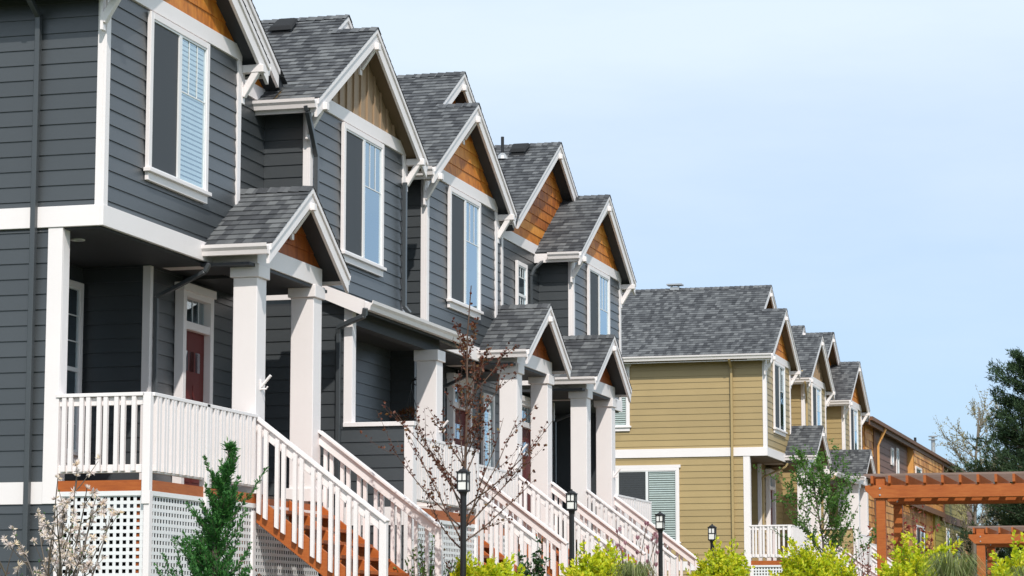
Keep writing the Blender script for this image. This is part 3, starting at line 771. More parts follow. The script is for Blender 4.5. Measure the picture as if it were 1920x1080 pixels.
mp, nt, b = new_mat('concrete_path'); n1 = noise(nt, coords(nt), 3, 6); lk(nt, ramp(nt, n1, [(.3, (.32, .31, .29)), (.7, (.42, .41, .39))]), b.inputs['Base Color']); b.inputs['Roughness'].default_value = .9
tag(m.build('path', mp), kind='structure')

# ------------------------------------------------------------------ brown and cedar house at the far end
M['brownwall'] = painted('brown_lap_siding', (.20, .105, .08)); M['olive'] = painted('olive_lap_siding', (.36, .29, .06))
M['browntrim'] = painted('brown_trim', (.17, .075, .036), .06, .6); M['orangewall'] = stained('orange_cedar_shingle', [(.2, (.42, .15, .03)), (.5, (.66, .28, .06)), (.85, (.80, .42, .13))], (6, 6, 2), 3, isl=.6)
hr_ = empty('townhouse', (-12, 89, GZ), 'brown, cedar and olive house far behind, with one long sloping eave', 'house')
hb_ = House(0, 1, 0, 0, 'brownwall', 'browntrim', hr_)
X0 = -12.0
def seg(x, y0, y1, z0, z1, mat, expo):
    m = MB(); siding(m, (x, y0), (0, 1), (1, 0), y1-y0, z0, z1, expo=expo, base=0, seed=int(y0)); m.box(x-.3, x-.001, y0, y1, z0, z1); hb_.add(m, 'wall', M[mat])
def shing(x, y0, y1, z0, z1):
    m = MB(); rnd = random.Random(int(y0*3)); z = z0
    while z < z1:
        y = y0
        while y < y1:
            w = min(y1-y, rnd.uniform(.35, .8)); o = rnd.uniform(.02, .035)
            m.face([(x+o, y+.012, z), (x+o, y+w-.012, z), (x+.006, y+w-.012, min(z1, z+.26)), (x+.006, y+.012, min(z1, z+.26))])
            m.face([(x+o, y, z), (x, y, z), (x, y+w, z), (x+o, y+w, z)]); y += w
        z += .26
    m.box(x-.3, x-.001, y0, y1, z0, z1); hb_.add(m, 'wall', M['orangewall'])
m = MB(); siding(m, (-20, 88.9), (1, 0), (0, -1), 8.0, GZ, 7.0, base=0, seed=4); m.box(-20, -12.02, 88.902, 89.0, GZ, 7.0); hb_.add(m, 'wall', M['orangewall'])
shing(X0, 88.95, 91.0, GZ, 7.0); seg(X0, 92.3, 101.3, 4.9, 7.0, 'brownwall', .24); shing(X0+.25, 101.3, 112, 4.82, 7.0); seg(X0, 112, 125, 4.82, 7.0, 'olive', .24)
shing(X0, 92.3, 110, GZ, 4.9); seg(X0+.1, 110, 122.3, GZ, 4.83, 'olive', .24); shing(X0+.1, 122.3, 128, GZ, 4.7); seg(X0, 125, 128, 4.7, 7.0, 'brownwall', .24)
hb_.boxes('corner_board', M['browntrim'], [(X0-.02, X0+.06, 91.0, 92.3, GZ, 7.0)]); hb_.boxes('corner_board', M['browntrim'], [(X0+.0, X0+.32, 111.7, 112.0, 4.82, 7)])
hb_.boxes('belt_board', M['browntrim'], [(X0+.26, X0+.34, 98.5, 112, 4.6, 4.82)]); hb_.boxes('belt_board', M['browntrim'], [(X0+.11, X0+.2, 112, 122.3, 4.5, 4.84)])
m = MB(); m.prism([(-11.72, 88.2, 7.12), (-16.5, 88.2, 8.7), (-21.5, 88.2, 7.02), (-21.5, 88.2, 6.86), (-16.5, 88.2, 8.54), (-11.72, 88.2, 6.96)], (0, 40.5, 0)); rf_ = hb_.add(m, 'roof', 'shingle')
m = MB(); m.box(-11.74, -11.70, 88.15, 128.75, 6.88, 7.16); m.box(-11.70, -11.60, 88.15, 128.75, 7.03, 7.16); hb_.add(m, 'gutter', M['browntrim'], rf_)
m = MB(); m.box(-12.0, -11.74, 88.3, 128.6, 6.96, 7.0); hb_.add(m, 'soffit', M['browntrim'], rf_)
for x, y, z0, z1, mat, r in ((-13, 100.1, 7.3, 7.95, 'black', .06), (-13.5, 117.2, 7.3, 8.5, 'black', .06)):
    m = MB(); m.tube([(x, y, z0), (x, y, z1)], r, 8); hb_.add(m, 'vent_pipe', mat, rf_)
m = MB(); m.tube([(-13.5, 124.7, 7.4), (-13.5, 124.7, 8.9)], .1, 10); m.tube([(-13.5, 124.7, 8.9), (-13.5, 124.7, 8.95)], .22, 10); m.tube([(-13.5, 124.7, 9.05), (-13.5, 124.7, 9.1)], .22, 10); m.tube([(-13.5, 124.7, 8.95), (-13.5, 124.7, 9.05)], .08, 8); hb_.add(m, 'flue', 'metal', rf_)
for a in ((95.9, 96.6, 5.95, 6.6), (97.5, 98.2, 5.0, 6.7)): hb_.window(X0+.02, a[0], a[1], a[2], a[3], split=False, sill=False, grid=None)
hb_.window(X0+.27, 101.6, 103.6, 5.3, 6.25, split=False, sill=False, grid=None)
hb_.window(X0+.12, 114.2, 115.4, 2.2, 4.25, split=False, sill=False, grid=None); hb_.window(X0+.12, 118.6, 119.8, 1.6, 4.15, split=False, sill=False, grid=None)
hb_.window(X0+.02, 103.5, 106.5, 2.4, 4.0, split=True, sill=False, grid=None); hb_.window(X0+.02, 117, 118, 6.0, 6.7, split=False, sill=False, grid=None)
hb_.downspout([(-11.66, 92.0, 7.0), (-11.8, 91.7, 6.6), (-11.88, 91.65, 6.4), (-11.88, 91.65, GZ)], M['orangewall'], .1)

# ------------------------------------------------------------------ pergolas
def pergola(label, x0, x1, y0, y1, zt, pw):
    r = empty('pergola', ((x0+x1)/2, (y0+y1)/2, GZ), label, 'pergola', 'orange timber pergolas'); og = tuple(r.location)
    def B(name, bs, **k):
        for q in bs:
            m = MB(); m.box(*q); m.build(name, M['stain'], r, og, bevel=.006)
    for x in (x0+.17, x1-.17-pw):
        for y in (y0, y1):
            B('post', [(x, x+pw, y-pw/2, y+pw/2, GZ, zt+.14)])
            B('base', [(x-.02, x+pw+.02, y-pw/2-.02, y+pw/2+.02, GZ, GZ+.12)])
    for y in (y0, y1):
        for s in (-1, 1):
            m = MB(); yy = y+s*(pw/2+.022)
            m.prism([(x0, yy-.02, zt), (x0, yy-.02, zt-.08), (x0+.13, yy-.02, zt-.21), (x1-.13, yy-.02, zt-.21), (x1, yy-.02, zt-.08), (x1, yy-.02, zt)], (0, .04, 0))
            bm_ = m.build('beam', M['stain'], r, og, bevel=.004)
        for x in (x0+.17+pw/2, x1-.17-pw/2):
            for dz in (.05, .16):
                m = MB(); m.lathe([(0, 0), (.014, 0), (.014, .01), (0, .012)], (0, 0, 0), 10)
                mm = MB(lambda p: (p[0]+x, y-pw/2-.04-p[2], zt-dz+p[1])); mm.lathe([(0, .014), (.016, .012), (.018, 0)], n=10); mm.build('bolt', M['metal'], r, og)
    n = int((x1-x0-.2)/.287); 
    for k in range(n+1):
        x = x0+.1+k*.287; a, b = y0-.16, y1+.16; c = zt+.155
        m = MB(); m.prism([(x, a, c), (x, a, zt+.03), (x, a+.05, zt+.004), (x, b-.05, zt+.004), (x, b, zt+.03), (x, b, c)], (.042, 0, 0))
        m.build('rafter', M['stain'], r, og)
    k = y0-.12; q = 0
    while k < y1+.1:
        m = MB(); m.box(x0-.02, x1+.02, k, k+.038, zt+.156, zt+.19); m.build('slat', M['slat'], r, og); k += .15
    return r
M['slat'] = stained('weathered_slat', [(.2, (.16, .10, .08)), (.5, (.25, .17, .14)), (.85, (.34, .26, .23))], (.9, 9, 9), 5, isl=.2)
pergola('orange pergola nearer the viewer, with notched rafters over the yellow shrubs', -5.68, -1.8, 42.15, 44.45, 2.275, .15)
pergola('smaller-looking orange pergola further back at the right edge', -5.62, -1.6, 59.0, 61.6, 2.04, .19)

# ------------------------------------------------------------------ lamp posts
def lamp_post(y, label, x=-8.9, top=1.9):
    r = empty('lamp_post', (x, y, GZ), label, 'lamp post', 'black lantern posts along the walk'); og = (x, y, GZ)
    z = top; hw = .058
    m = MB(); m.tube([(x, y, GZ), (x, y, z-.30)], .037, 12); m.lathe([(.06, GZ), (.06, GZ+.05), (.04, GZ+.09)], (x, y, 0), 12); m.build('post', M['black'], r, og, smooth=False)
    m = MB(); m.box(x-.072, x+.072, y-.072, y+.072, z-.075, z-.058); m.lathe([(.07, z-.058), (.045, z-.035), (.02, z-.025), (.012, z-.012), (.014, z-.004), (0, z)], (x, y, 0), 10); m.build('cap', M['black'], r, og)
    m = MB(); m.box(x-.056, x+.056, y-.056, y+.056, z-.28, z-.08); m.build('lamp_shade', M['lamp_glass'], r, og)
    m = MB()
    for a in (-1, 1):
        for b in (-1, 1): m.box(x+a*hw-.008, x+a*hw+.008, y+b*hw-.008, y+b*hw+.008, z-.30, z-.07)
    for q in (z-.295, z-.175):
        for a in (-1, 1):
            m.box(x-hw, x+hw, y+a*hw-.0065, y+a*hw+.0065, q-.007, q+.007); m.box(x+a*hw-.0065, x+a*hw+.0065, y-hw, y+hw, q-.0072, q+.0072)
    for a in (-1, 1):
        m.box(x-.006, x+.006, y+a*hw-.006, y+a*hw+.006, z-.175, z-.07); m.box(x+a*hw-.006, x+a*hw+.006, y-.006, y+.006, z-.175, z-.07)
    m.build('lantern_frame', M['black'], r, og)
    m = MB(); m.box(x-.05, x+.05, y-.05, y+.05, z-.31, z-.281); m.lathe([(.05, z-.31), (.037, z-.36)], (x, y, 0), 10); m.build('collar', M['black'], r, og)
lamp_post(29.75, 'black lantern post partly hidden by the thin red-leaved tree', top=1.91)
lamp_post(35.1, 'black lantern post standing just left of a yellow shrub before the second stairs', top=1.91)
lamp_post(41.0, 'black lantern post in front of the blinds of the tan side wall', top=1.85)
lamp_post(45.4, 'black lantern post rising behind a yellow shrub by the tan wall', top=1.81)

# ------------------------------------------------------------------ plants
class Leaves:
    def __init__(s): s.c = []; s.d = []; s.l = []; s.w = []
    def add(s, c, d, l, w): s.c.append(tuple(c)); s.d.append(tuple(d)); s.l.append(l); s.w.append(w)
    def build(s, name, mat, parent, org, seed=1, fold=.25):
        rg = np.random.default_rng(seed)
        c = np.array(s.c)-np.array(org); d = np.array(s.d); d /= np.linalg.norm(d, axis=1)[:, None]+1e-9
        r = rg.normal(size=c.shape); a = np.cross(d, r); a /= np.linalg.norm(a, axis=1)[:, None]+1e-9; nn = np.cross(a, d)
        l = np.array(s.l)[:, None]; w = np.array(s.w)[:, None]
        mid = c+d*l*.5+nn*l*fold*.4
        V = np.stack([c, mid-a*w*.5, c+d*l, mid+a*w*.5], 1).reshape(-1, 3)
        n = len(c); F = np.arange(n*4).reshape(n, 4)
        me = bpy.data.meshes.new(name); me.from_pydata(V.tolist(), [], F.tolist()); me.materials.append(mat)
        o = bpy.data.objects.new(name, me); COL.objects.link(o); o.parent = parent; return o
def rv(rnd): 
    v = Vector((rnd.gauss(0, 1), rnd.gauss(0, 1), rnd.gauss(0, 1))); return v.normalized()
def shoot(m, rnd, p, d, L, r, up=.25, wob=.12, n=6, tip=.35, sides=5):
    """a curved tapering stem; returns the points"""
    pts = [Vector(p)]; d = Vector(d).normalized(); rad = [r]
    for k in range(n):
        d = (d+Vector((0, 0, up/n*2))+rv(rnd)*wob).normalized(); pts.append(pts[-1]+d*(L/n)); rad.append(r*(1-(1-tip)*(k+1)/n))
    m.tube(pts, rad, sides, cap=False); return pts

BARK = stained('brown_bark', [(.2, (.05, .036, .026)), (.6, (.12, .095, .07)), (.9, (.19, .16, .12))], (6, 6, 1.5), 6)
REDBARK = stained('red_brown_twig', [(.2, (.06, .03, .02)), (.6, (.12, .07, .045)), (.9, (.17, .12, .075))], (6, 6, 1.5), 6)
L_YEL = leafy('golden_leaf', [(.05, (.20, .33, .015)), (.3, (.46, .58, .02)), (.65, (.72, .72, .025)), (.95, (.80, .62, .05))], .4)
L_DKG = leafy('dark_green_leaf', [(.1, (.012, .04, .012)), (.5, (.03, .085, .025)), (.9, (.07, .15, .04))], .25, .4)
L_GRN = leafy('fresh_green_leaf', [(.1, (.045, .13, .02)), (.5, (.09, .22, .03)), (.9, (.17, .31, .06))], .45)
L_RED = leafy('red_brown_leaf', [(.1, (.07, .016, .012)), (.45, (.13, .035, .020)), (.75, (.17, .065, .025)), (.92, (.2, .17, .04))], .3)
L_MAP = leafy('red_maple_leaf', [(.1, (.13, .012, .012)), (.5, (.26, .03, .022)), (.9, (.34, .09, .05))], .4)
L_JUN = leafy('juniper_spray', [(.1, (.015, .075, .016)), (.5, (.038, .165, .03)), (.85, (.09, .26, .05)), (.97, (.24, .36, .11))], .15, .6)
L_PIN = leafy('pine_needle', [(.1, (.012, .034, .014)), (.5, (.028, .064, .022)), (.9, (.07, .115, .04))], .12, .8)
L_PAL = leafy('pale_blossom_leaf', [(.1, (.22, .19, .06)), (.5, (.36, .33, .17)), (.9, (.5, .46, .33))], .35)
L_WHT = leafy('white_petal', [(.1, (.74, .62, .58)), (.5, (.84, .76, .73)), (.93, (.80, .62, .34))], .3)
L_PUR = leafy('purple_bud', [(.2, (.28, .10, .14)), (.8, (.62, .38, .42))], .3)
L_GRS = leafy('grass_blade', [(.1, (.09, .13, .03)), (.5, (.19, .23, .07)), (.9, (.36, .36, .17))], .3)

def yellow_shrub(x, y, rx, top, label, seed):
    r = empty('yellow_shrub', (x, y, GZ), label, 'shrub', 'golden yellow shrubs along the walk'); og = (x, y, GZ); rnd = random.Random(seed)
    m = MB(); lv = Leaves(); H = top-GZ
    bumps = [(rnd.uniform(0, 6.28), rnd.uniform(.1, 1.2), rnd.uniform(-.16, .14)) for _ in range(9)]
    for k in range(800):
        a = rnd.uniform(0, 2*math.pi); e = math.acos(rnd.uniform(-.1, 1)); q = 1+sum(w*math.exp(-((math.sin((a-ba)/2)*2)**2+(e-be)**2)/.18) for ba, be, w in bumps)
        d = Vector((math.cos(a)*math.sin(e)*rx, math.sin(a)*math.sin(e)*rx, H*(.40+.57*math.cos(e))))*q
        tall = rnd.random() < .05
        tipp = Vector(og)+d*(rnd.uniform(.66, .96) if not tall else 1.02); 
        ax = (Vector((d.x, d.y, 0)).normalized()*math.sin(e)*.8+Vector((0, 0, .9))+rv(rnd)*.3).normalized(); Ls = rnd.uniform(.10, .17)
        if tall: tipp += Vector((0, 0, .10)); Ls = .26
        st = tipp-ax*Ls; base = Vector(og)+Vector((d.x*.4, d.y*.4, d.z*.45))
        if k % 6 == 0: m.tube([tuple(Vector(og)+Vector((d.x*.12, d.y*.12, .05))), tuple(base), tuple(st), tuple(tipp)], [.012, .008, .005, .002], 4, cap=False)
        nl = rnd.randint(11, 16)
        for i in range(nl):
            t = (i+.5)/nl; c = st+ax*(Ls*t); side = ax.cross(rv(rnd)).normalized(); el = .25+.9*t
            lv.add(c, side+ax*el, rnd.uniform(.06, .09)*(1.1-.25*t), rnd.uniform(.036, .052))
    m.build('stem', BARK, r, og); lv.build('foliage', L_YEL, r, og, seed)
yellow_shrub(-8.55, 29.9, .45, .84, 'golden shrub right of the thin red-leaved tree, at the foot of the second stairs', 1)
yellow_shrub(-8.95, 30.1, .22, .77, 'small green-gold shrub pressed against the trunk of the thin red-leaved tree', 7)
yellow_shrub(-8.1, 33.3, .58, 1.10, 'golden shrub directly right of the second lantern post', 2)
yellow_shrub(-8.0, 41.6, .65, 1.36, 'golden shrub hiding the foot of the farthest lantern post', 3)
yellow_shrub(-6.2, 40.0, .74, 1.32, 'golden shrub in front of the airy green tree', 4)
yellow_shrub(-4.45, 38.4, .76, 1.30, 'golden shrub below the near pergola, with tall upright shoots', 5)
yellow_shrub(-2.85, 36.8, .56, 1.10, 'golden shrub at the right edge, before the far pergola', 6)

def leafy_bush(name, x, y, z0, rx, top, mat, label, cat, n=70, ll=.05, lw=.025, seed=1, stem=BARK, dens=14, spread=1.0, group=None):
    r = empty(name, (x, y, GZ), label, cat, group); og = (x, y, GZ); rnd = random.Random(seed); m = MB(); lv = Leaves(); H = top-GZ
    for k in range(n):
        a = rnd.uniform(0, 2*math.pi); q = math.sqrt(rnd.random())*rx*spread
        tip = Vector((x+math.cos(a)*q, y+math.sin(a)*q, GZ+H*(1-.45*(q/rx)**2)*rnd.uniform(.55, 1.0)))
        b = Vector((x+math.cos(a)*q*.15, y+math.sin(a)*q*.15, GZ)); mid = b.lerp(tip, .5)+Vector((0, 0, .1*H))+rv(rnd)*.04
        pts = [b, mid, tip]; m.tube(pts, [.012, .007, .003], 4, cap=False)
        for i in range(dens):
            t = rnd.uniform(.35, 1.02); c = mid.lerp(tip, (t-.5)*2) if t > .5 else b.lerp(mid, t*2)
            lv.add(c, rv(rnd)+Vector((0, 0, .5)), rnd.uniform(.7, 1.2)*ll, rnd.uniform(.7, 1.2)*lw)
    m.build('stem', stem, r, og); lv.build('foliage', mat, r, og, seed)
leafy_bush('evergreen_shrub', -8.75, 32.4, GZ, .26, 1.30, L_DKG, 'upright dark green shrub between two flights of white stairs', 'shrub', 60, .07, .045, 11, dens=22)
leafy_bush('red_tipped_shrub', -9.95, 32.1, GZ, .42, 1.12, L_RED, 'red-tipped shrub in front of the second porch lattice', 'shrub', 60, .065, .03, 12, REDBARK, 16)
leafy_bush('red_tipped_shrub', -9.55, 24.9, GZ, .45, .62, L_RED, 'low reddish shrub against the lattice under the nearest stairs', 'shrub', 50, .05, .022, 13, REDBARK, 14)
leafy_bush('green_shrub', -9.75, 30.9, GZ, .5, 1.25, L_GRN, 'green shrub seen between the balusters of the nearest stairs', 'shrub', 50, .06, .03, 14, BARK, 16)
leafy_bush('red_maple', -6.9, 60.6, GZ, 1.15, 3.0, L_MAP, 'red-leaved maple under the near pergola, before the cedar wall', 'tree', 90, .12, .06, 15, REDBARK, 12)
leafy_bush('red_maple', -6.85, 50.2, GZ, .75, 2.05, L_MAP, 'thin red-leaved maple left of the near pergola post', 'tree', 60, .08, .035, 16, REDBARK, 9)
leafy_bush('brown_shrub', -9.75, 19.3, GZ, .25, .50, L_RED, 'low brownish shrub at the bottom left corner', 'shrub', 30, .04, .02, 17, BARK, 14)
def grass_clump(x, y, rx, top, label, seed):
    r = empty('ornamental_grass', (x, y, GZ), label, 'grass', 'arching ornamental grasses'); og = (x, y, GZ); rnd = random.Random(seed); m = MB(); H = top-GZ
    for k in range(420):
        a = rnd.uniform(0, 2*math.pi); q = rnd.uniform(.15, 1)*rx; h = H*rnd.uniform(.75, 1.05)
        d = Vector((math.cos(a), math.sin(a), 0)); s = Vector((-d.y, d.x, 0))*.006
        p = [Vector(og)+d*.06*rnd.random()]; p.append(Vector(og)+d*q*.3+Vector((0, 0, h*.6))); p.append(Vector(og)+d*q*.65+Vector((0, 0, h*.95))); p.append(Vector(og)+d*q*1.1+Vector((0, 0, h*(1.0-.25*q/rx))))
        w = [1, 1, .8, .1]
        i = len(m.v); m.v += [tuple(u) for j, c in enumerate(p) for u in (c-s*w[j], c+s*w[j])]
        for j in range(3): m.f.append((i+2*j, i+2*j+1, i+2*j+3, i+2*j+2)); m.uv += [(0, 0)]*4
    m.build('blade', L_GRS, r, og)
grass_clump(-7.15, 31.4, .42, .80, 'arching grass clump in front of the third stairs', 1)
grass_clump(-3.5, 34.5, .62, .98, 'arching grass clump in front of the golden shrub below the pergola', 2)
grass_clump(-2.4, 33.5, .45, .78, 'arching grass clump at the bottom right corner', 3)

def branchy(name, x, y, label, cat, seed, trunk, limbs, mat, leafmat, ll, lw, per, twig=True, tr=.03, cluster=1, group=None, tw_n=5, tw_L=.35, tw_ang=.8):
    """tree with a leader (trunk: list of points) and limbs (t on leader, azimuth, elevation, length)"""
    r = empty(name, (x, y, GZ), label, cat, group); og = (x, y, GZ); rnd = random.Random(seed); m = MB(); lv = Leaves()
    tp = [Vector(p) for p in trunk]; m.tube(tp, [tr*(1-.8*k/(len(tp)-1)) for k in range(len(tp))], 8)
    def onl(t):
        k = min(int(t*(len(tp)-1)), len(tp)-2); return tp[k].lerp(tp[k+1], t*(len(tp)-1)-k)
    stems = [[onl(.62+.38*k/4) for k in range(5)]]
    for t, az, el, Ln in limbs:
        d = (math.cos(az)*math.cos(el), math.sin(az)*math.cos(el), math.sin(el))
        pts = shoot(m, rnd, onl(t), d, Ln, tr*.34*(1-.6*t)+.003, .22, .07, 8, .2); stems.append(pts)
        for j in range(tw_n if twig else 0):
            k = rnd.randint(2, 7); dd = (pts[k+1]-pts[k]).normalized()+rv(rnd)*tw_ang
            stems.append(shoot(m, rnd, pts[k], dd, Ln*rnd.uniform(.6, 1.2)*tw_L, .0045 if tr < .1 else tr*.09, .15, .09, 5, .3, 4))
    for pts in stems:
        for k in range(1, len(pts)):
            for i in range(per):
                if rnd.random() > .85: continue
                c = pts[k-1].lerp(pts[k], rnd.random())+rv(rnd)*ll*.3
                for q in range(cluster): lv.add(c, rv(rnd)+Vector((0, 0, .2)), ll*rnd.uniform(.6, 1.25), lw*rnd.uniform(.7, 1.2))
    m.build('trunk', mat, r, og); lv.build('crown', leafmat, r, og, seed); return r
rnd = random.Random(5)
lim = [(.26+.52*k/19, rnd.uniform(0, 2*math.pi), R(rnd.uniform(40, 68)), rnd.uniform(.8, 1.4)*(1.15-.6*k/19)) for k in range(20)]
lim += [(.30, math.pi*.95, R(36), 1.5), (.36, 0.1, R(34), 1.55), (.30, 0.3, R(42), 1.5), (.42, math.pi*1.05, R(40), 1.3), (.24, 2.6, R(30), 1.1), (.26, .5, R(28), 1.2)]
branchy('thin_red_tree', -8.9, 29.9, 'thin young tree with sparse red-brown leaves by the first lantern post', 'tree', 5,
        [(-8.9, 29.9, GZ), (-8.96, 29.9, .6), (-8.94, 29.88, 1.3), (-8.92, 29.9, 2.0), (-8.90, 29.9, 2.7), (-8.9, 29.9, 3.5), (-8.85, 29.9, 4.15)], lim, REDBARK, L_RED, .048, .035, 3, tr=.03, tw_n=4, tw_L=.36, tw_ang=.6)
rnd = random.Random(8)
lim = [(.15+.75*k/29, rnd.uniform(0, 2*math.pi), R(rnd.uniform(35, 65)), rnd.uniform(.8, 1.35)*(1.2-.5*k/29)) for k in range(30)]
branchy('green_tree', -6.95, 46.0, 'airy young tree with small fresh green leaves in front of the tan porch', 'tree', 8,
        [(-6.95, 46, GZ), (-6.97, 46, .8), (-6.99, 46, 1.5), (-7.1, 46, 2.2), (-7.15, 46, 2.75)], lim, BARK, L_GRN, .055, .038, 7, tr=.03, cluster=1, tw_n=5, tw_L=.5)
# star magnolia, bottom left
rnd = random.Random(3)
mx_, my_ = -9.25, 19.3
r = empty('star_magnolia', (mx_, my_, GZ), 'star magnolia with white flowers on thin twigs, bottom left', 'tree'); og = (mx_, my_, GZ); m = MB(); lv = Leaves(); lg = Leaves()
for k in range(17):
    a = rnd.uniform(0, 2*math.pi); el = R(rnd.uniform(45, 84)); Ln = rnd.uniform(1.0, 1.6)
    p = shoot(m, rnd, (mx_+math.cos(a)*.04, my_+math.sin(a)*.04, GZ+.05), (math.cos(a)*math.cos(el), math.sin(a)*math.cos(el), math.sin(el)), Ln, .013, .1, .1, 9, .3)
    tips = [p]
    for j in range(5):
        q = rnd.randint(4, 8); tips.append(shoot(m, rnd, p[q], (p[q+1]-p[q]).normalized()+rv(rnd)*.8, rnd.uniform(.15, .38), .005, .2, .12, 5, .4, 4))
    for t in tips:
        for j in range(3):
            c = t[-1-rnd.randint(0, 2)] if j else t[-1]
            if rnd.random() < .72:
                ax = (rv(rnd)+Vector((.3, -.4, .5))).normalized(); rr = rnd.uniform(.03, .05)
                for i in range(14): lv.add(c, ax.cross(rv(rnd)).normalized()+ax*rnd.uniform(.1, .7), rr*1.15, .015)
            else:
                for i in range(3): lg.add(c, rv(rnd), .022, .011)
m.build('trunk', BARK, r, og); lv.build('flower', L_WHT, r, og, 3); lg.build('crown', L_GRN, r, og, 4)
# purple magnolia among the stairs
rnd = random.Random(9)
r = empty('purple_magnolia', (-8.75, 38.25, GZ), 'small magnolia with purple buds on bare twigs, before the far white stairs', 'tree'); og = (-8.75, 38.25, GZ); m = MB(); lv = Leaves()
for k in range(9):
    a = rnd.uniform(0, 2*math.pi); el = R(rnd.uniform(60, 85))
    p = shoot(m, rnd, og, (math.cos(a)*math.cos(el), math.sin(a)*math.cos(el), math.sin(el)), rnd.uniform(1.2, 1.85), .012, .1, .06, 8, .4)
    for t in [p]+[shoot(m, rnd, p[q], (p[q+1]-p[q]).normalized()+rv(rnd)*.5, .25, .005, .3, .08, 4, .5, 4) for q in (4, 5, 6, 7)]:
        for i in range(9): lv.add(t[-1]-Vector((0, 0, .02)), Vector((0, 0, 1))+rv(rnd)*.35, .085, .034)
m.build('trunk', BARK, r, og); lv.build('crown', L_PUR, r, og, 3)  # crown here holds only the flowers: loose purple buds
# juniper
rnd = random.Random(21)
jx, jy, jt = -8.80, 21.5, 1.62
r = empty('juniper', (jx, jy, GZ), 'upright feathery green juniper in front of the white lattice', 'tree'); og = (jx, jy, GZ); m = MB(); lv = Leaves()
m.tube([(jx, jy, GZ), (jx+.02, jy, .5), (jx+.08, jy, 1.1), (jx+.17, jy, jt)], [.05, .035, .02, .004], 7)
for k in range(190):
    t = rnd.random()**1.15; z = GZ+.02+(jt-GZ-.04)*t; a = rnd.uniform(0, 2*math.pi)
    Rr = (.74*(1-t)**.72+.01)*rnd.uniform(.22, .85); el = R(rnd.uniform(30, 60))
    if k % 4 == 0: Rr *= rnd.uniform(1.15, 1.55); el = R(rnd.uniform(36, 56))
    if k % 8 == 0 and t < .9: Rr = rnd.uniform(.24, .42); el = R(rnd.uniform(40, 54))
    Ls = Rr/math.cos(el); p0 = Vector((jx+.17*t*t, jy, max(GZ+.03, z-Rr*math.tan(el)*.8)))
    p = shoot(m, rnd, p0, (math.cos(a)*math.cos(el), math.sin(a)*math.cos(el), math.sin(el)), Ls, .006, .22, .05, 6, .3, 4)
    for j in range(1, 7):
        for i in range(int(5+Ls*14)):
            b = p[j-1].lerp(p[j], rnd.random()); dd = (p[j]-p[j-1]).normalized()*.8+rv(rnd)*.75+Vector((0, 0, .2)); L_ = rnd.uniform(.04, .085)*(1.2-.11*j)
            lv.add(b, dd, L_*1.25, .013)
            for q in range(2): lv.add(b+dd.normalized()*L_*rnd.uniform(.2, .7), dd.normalized()+rv(rnd)*.6, L_*.75, .011)
m.build('trunk', BARK, r, og); lv.build('crown', L_JUN, r, og, 21)
# conifers at the right
def conifer(x, y, zb, zt, rmax, label, seed, nb=70, ln=.26, lean=0, prof=None, els=(-8, 28)):
    r = empty('conifer', (x, y, GZ), label, 'tree', 'dark conifers at the right edge'); og = (x, y, GZ); rnd = random.Random(seed); m = MB(); lv = Leaves()
    m.tube([(x, y, GZ), (x, y, (zb+zt)/2), (x+lean, y, zt)], [.28, .2, .03], 8)
    for k in range(nb):
        t = (k+rnd.random())/nb; z = zb+(zt-zb)*t; a = rnd.uniform(0, 2*math.pi)
        Ls = rmax*(prof(t) if prof else (1-t)**.7+.1)*rnd.uniform(.6, 1.1); el = R(rnd.uniform(*els)+20*t*t)
        p = shoot(m, rnd, (x+lean*t, y, z), (math.cos(a)*math.cos(el), math.sin(a)*math.cos(el), math.sin(el)), Ls, .05*(1-t)+.015, .12, .09, 7, .2)
        for j in range(2, 8):
            for s in range(5 if j > 3 else 3):
                c = p[j]+rv(rnd)*Ls*.10+Vector((0, 0, .05))
                ax = ((p[j]-p[j-1]).normalized()+Vector((0, 0, .5))+rv(rnd)*.6).normalized()
                for i in range(18): lv.add(c+ax*rnd.uniform(-.10, .18)+rv(rnd)*.07, ax+rv(rnd)*.8, ln*rnd.uniform(.7, 1.2), .034)
    m.build('trunk', BARK, r, og); lv.build('crown', L_PIN, r, og, seed)
conifer(-6.7, 96.9, 1.8, 9.4, 3.3, 'large dark pine with ragged boughs rising at the right edge', 31, 140, .2, prof=lambda t: (.75+.25*math.sin(t*23)*math.sin(t*9))*(1-.55*t*t), els=(-10, 14))
conifer(-8.2, 118, 1.5, 7.0, 4.6, 'dark spreading conifer seen under the pergola beam', 32, 85, .35, prof=lambda t: 1-.6*t)
rnd = random.Random(12)
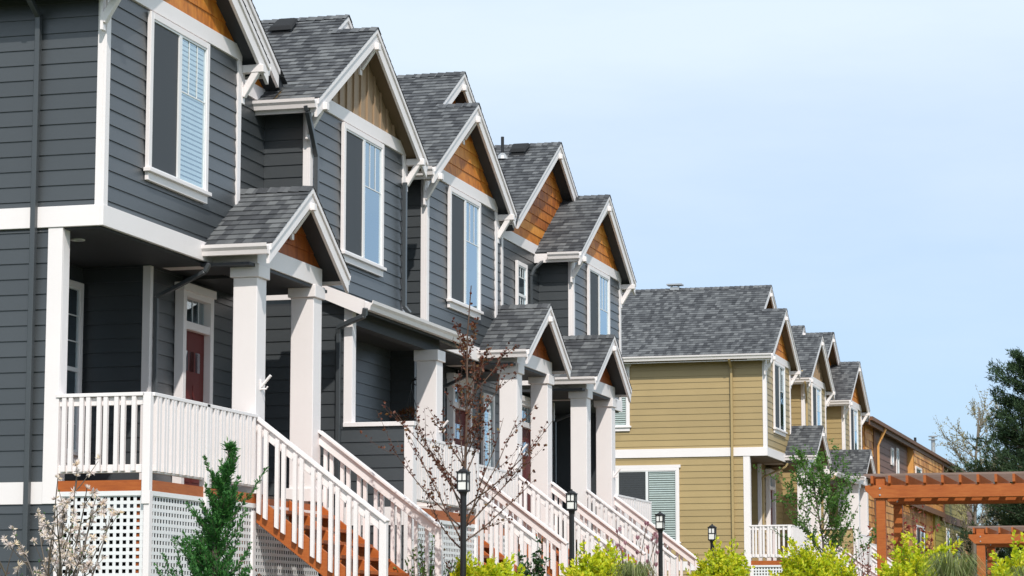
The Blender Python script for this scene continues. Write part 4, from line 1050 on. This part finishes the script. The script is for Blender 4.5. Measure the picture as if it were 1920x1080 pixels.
lim = [(.18+.75*k/31, rnd.uniform(0, 2*math.pi), R(rnd.uniform(25, 60)), rnd.uniform(1.7, 3.0)*(1.15-.6*k/31)) for k in range(32)]
branchy('pale_tree', -10.6, 113.2, 'bare spring tree with pale buds standing left of the tall pine', 'tree', 12,
        [(-10.6, 113.2, GZ), (-10.6, 113.2, 2.5), (-10.5, 113.2, 5), (-10.4, 113.2, 7.4), (-10.2, 113.2, 9.4)], lim, stained('grey_bark', [(.2, (.12, .10, .08)), (.8, (.26, .22, .18))], (4, 4, 1), 5), L_PAL, .085, .05, 4, tr=.13, cluster=1, tw_n=11, tw_L=.55)
# hanging basket inside the lean-to porch
r = empty('hanging_basket', (-11.62, 36.1, 3.0), 'hanging basket of orange-brown leaves inside the lean-to porch', 'basket'); og = tuple(r.location); x, y, z = og
m = MB(); m.lathe([(.05, -.16), (.13, -.1), (.17, 0), (.16, 0), (.12, -.09)], og, 14); m.build('basket', BARK, r, og)
m = MB()
for k in range(3): m.tube([(x+.16*math.cos(k*2.1), y+.16*math.sin(k*2.1), z), (x, y, z+.5)], .005, 4)
m.tube([(x, y, z+.5), (x, y, z+.56)], .006, 4); m.build('chain', M['black'], r, og)
m = MB(); pts = [(x+.42-.42*math.cos(t)-.0, y, z+.56+.07*math.sin(t*2.2)) for t in np.linspace(0, 1.57, 10)]; m.tube(pts, .012, 6)
m.tube([(x+.1+.06*math.cos(t), y, z+.60+.06*math.sin(t)) for t in np.linspace(0, 5.5, 14)], .008, 5); m.tube([(x+.25+.05*math.cos(t), y, z+.61+.05*math.sin(t)) for t in np.linspace(0, 5.5, 14)], .008, 5); m.build('bracket', M['black'], r, og)
rnd = random.Random(2); lv = Leaves()
for k in range(260):
    v = rv(rnd); lv.add((x+v.x*.17, y+v.y*.17, z+.04+v.z*.11), v+rv(rnd)*.6, .09, .022)
lv.build('foliage', leafy('dry_orange_leaf', [(.1, (.08, .03, .01)), (.6, (.22, .07, .015)), (.9, (.08, .12, .03))]), r, og, 2)
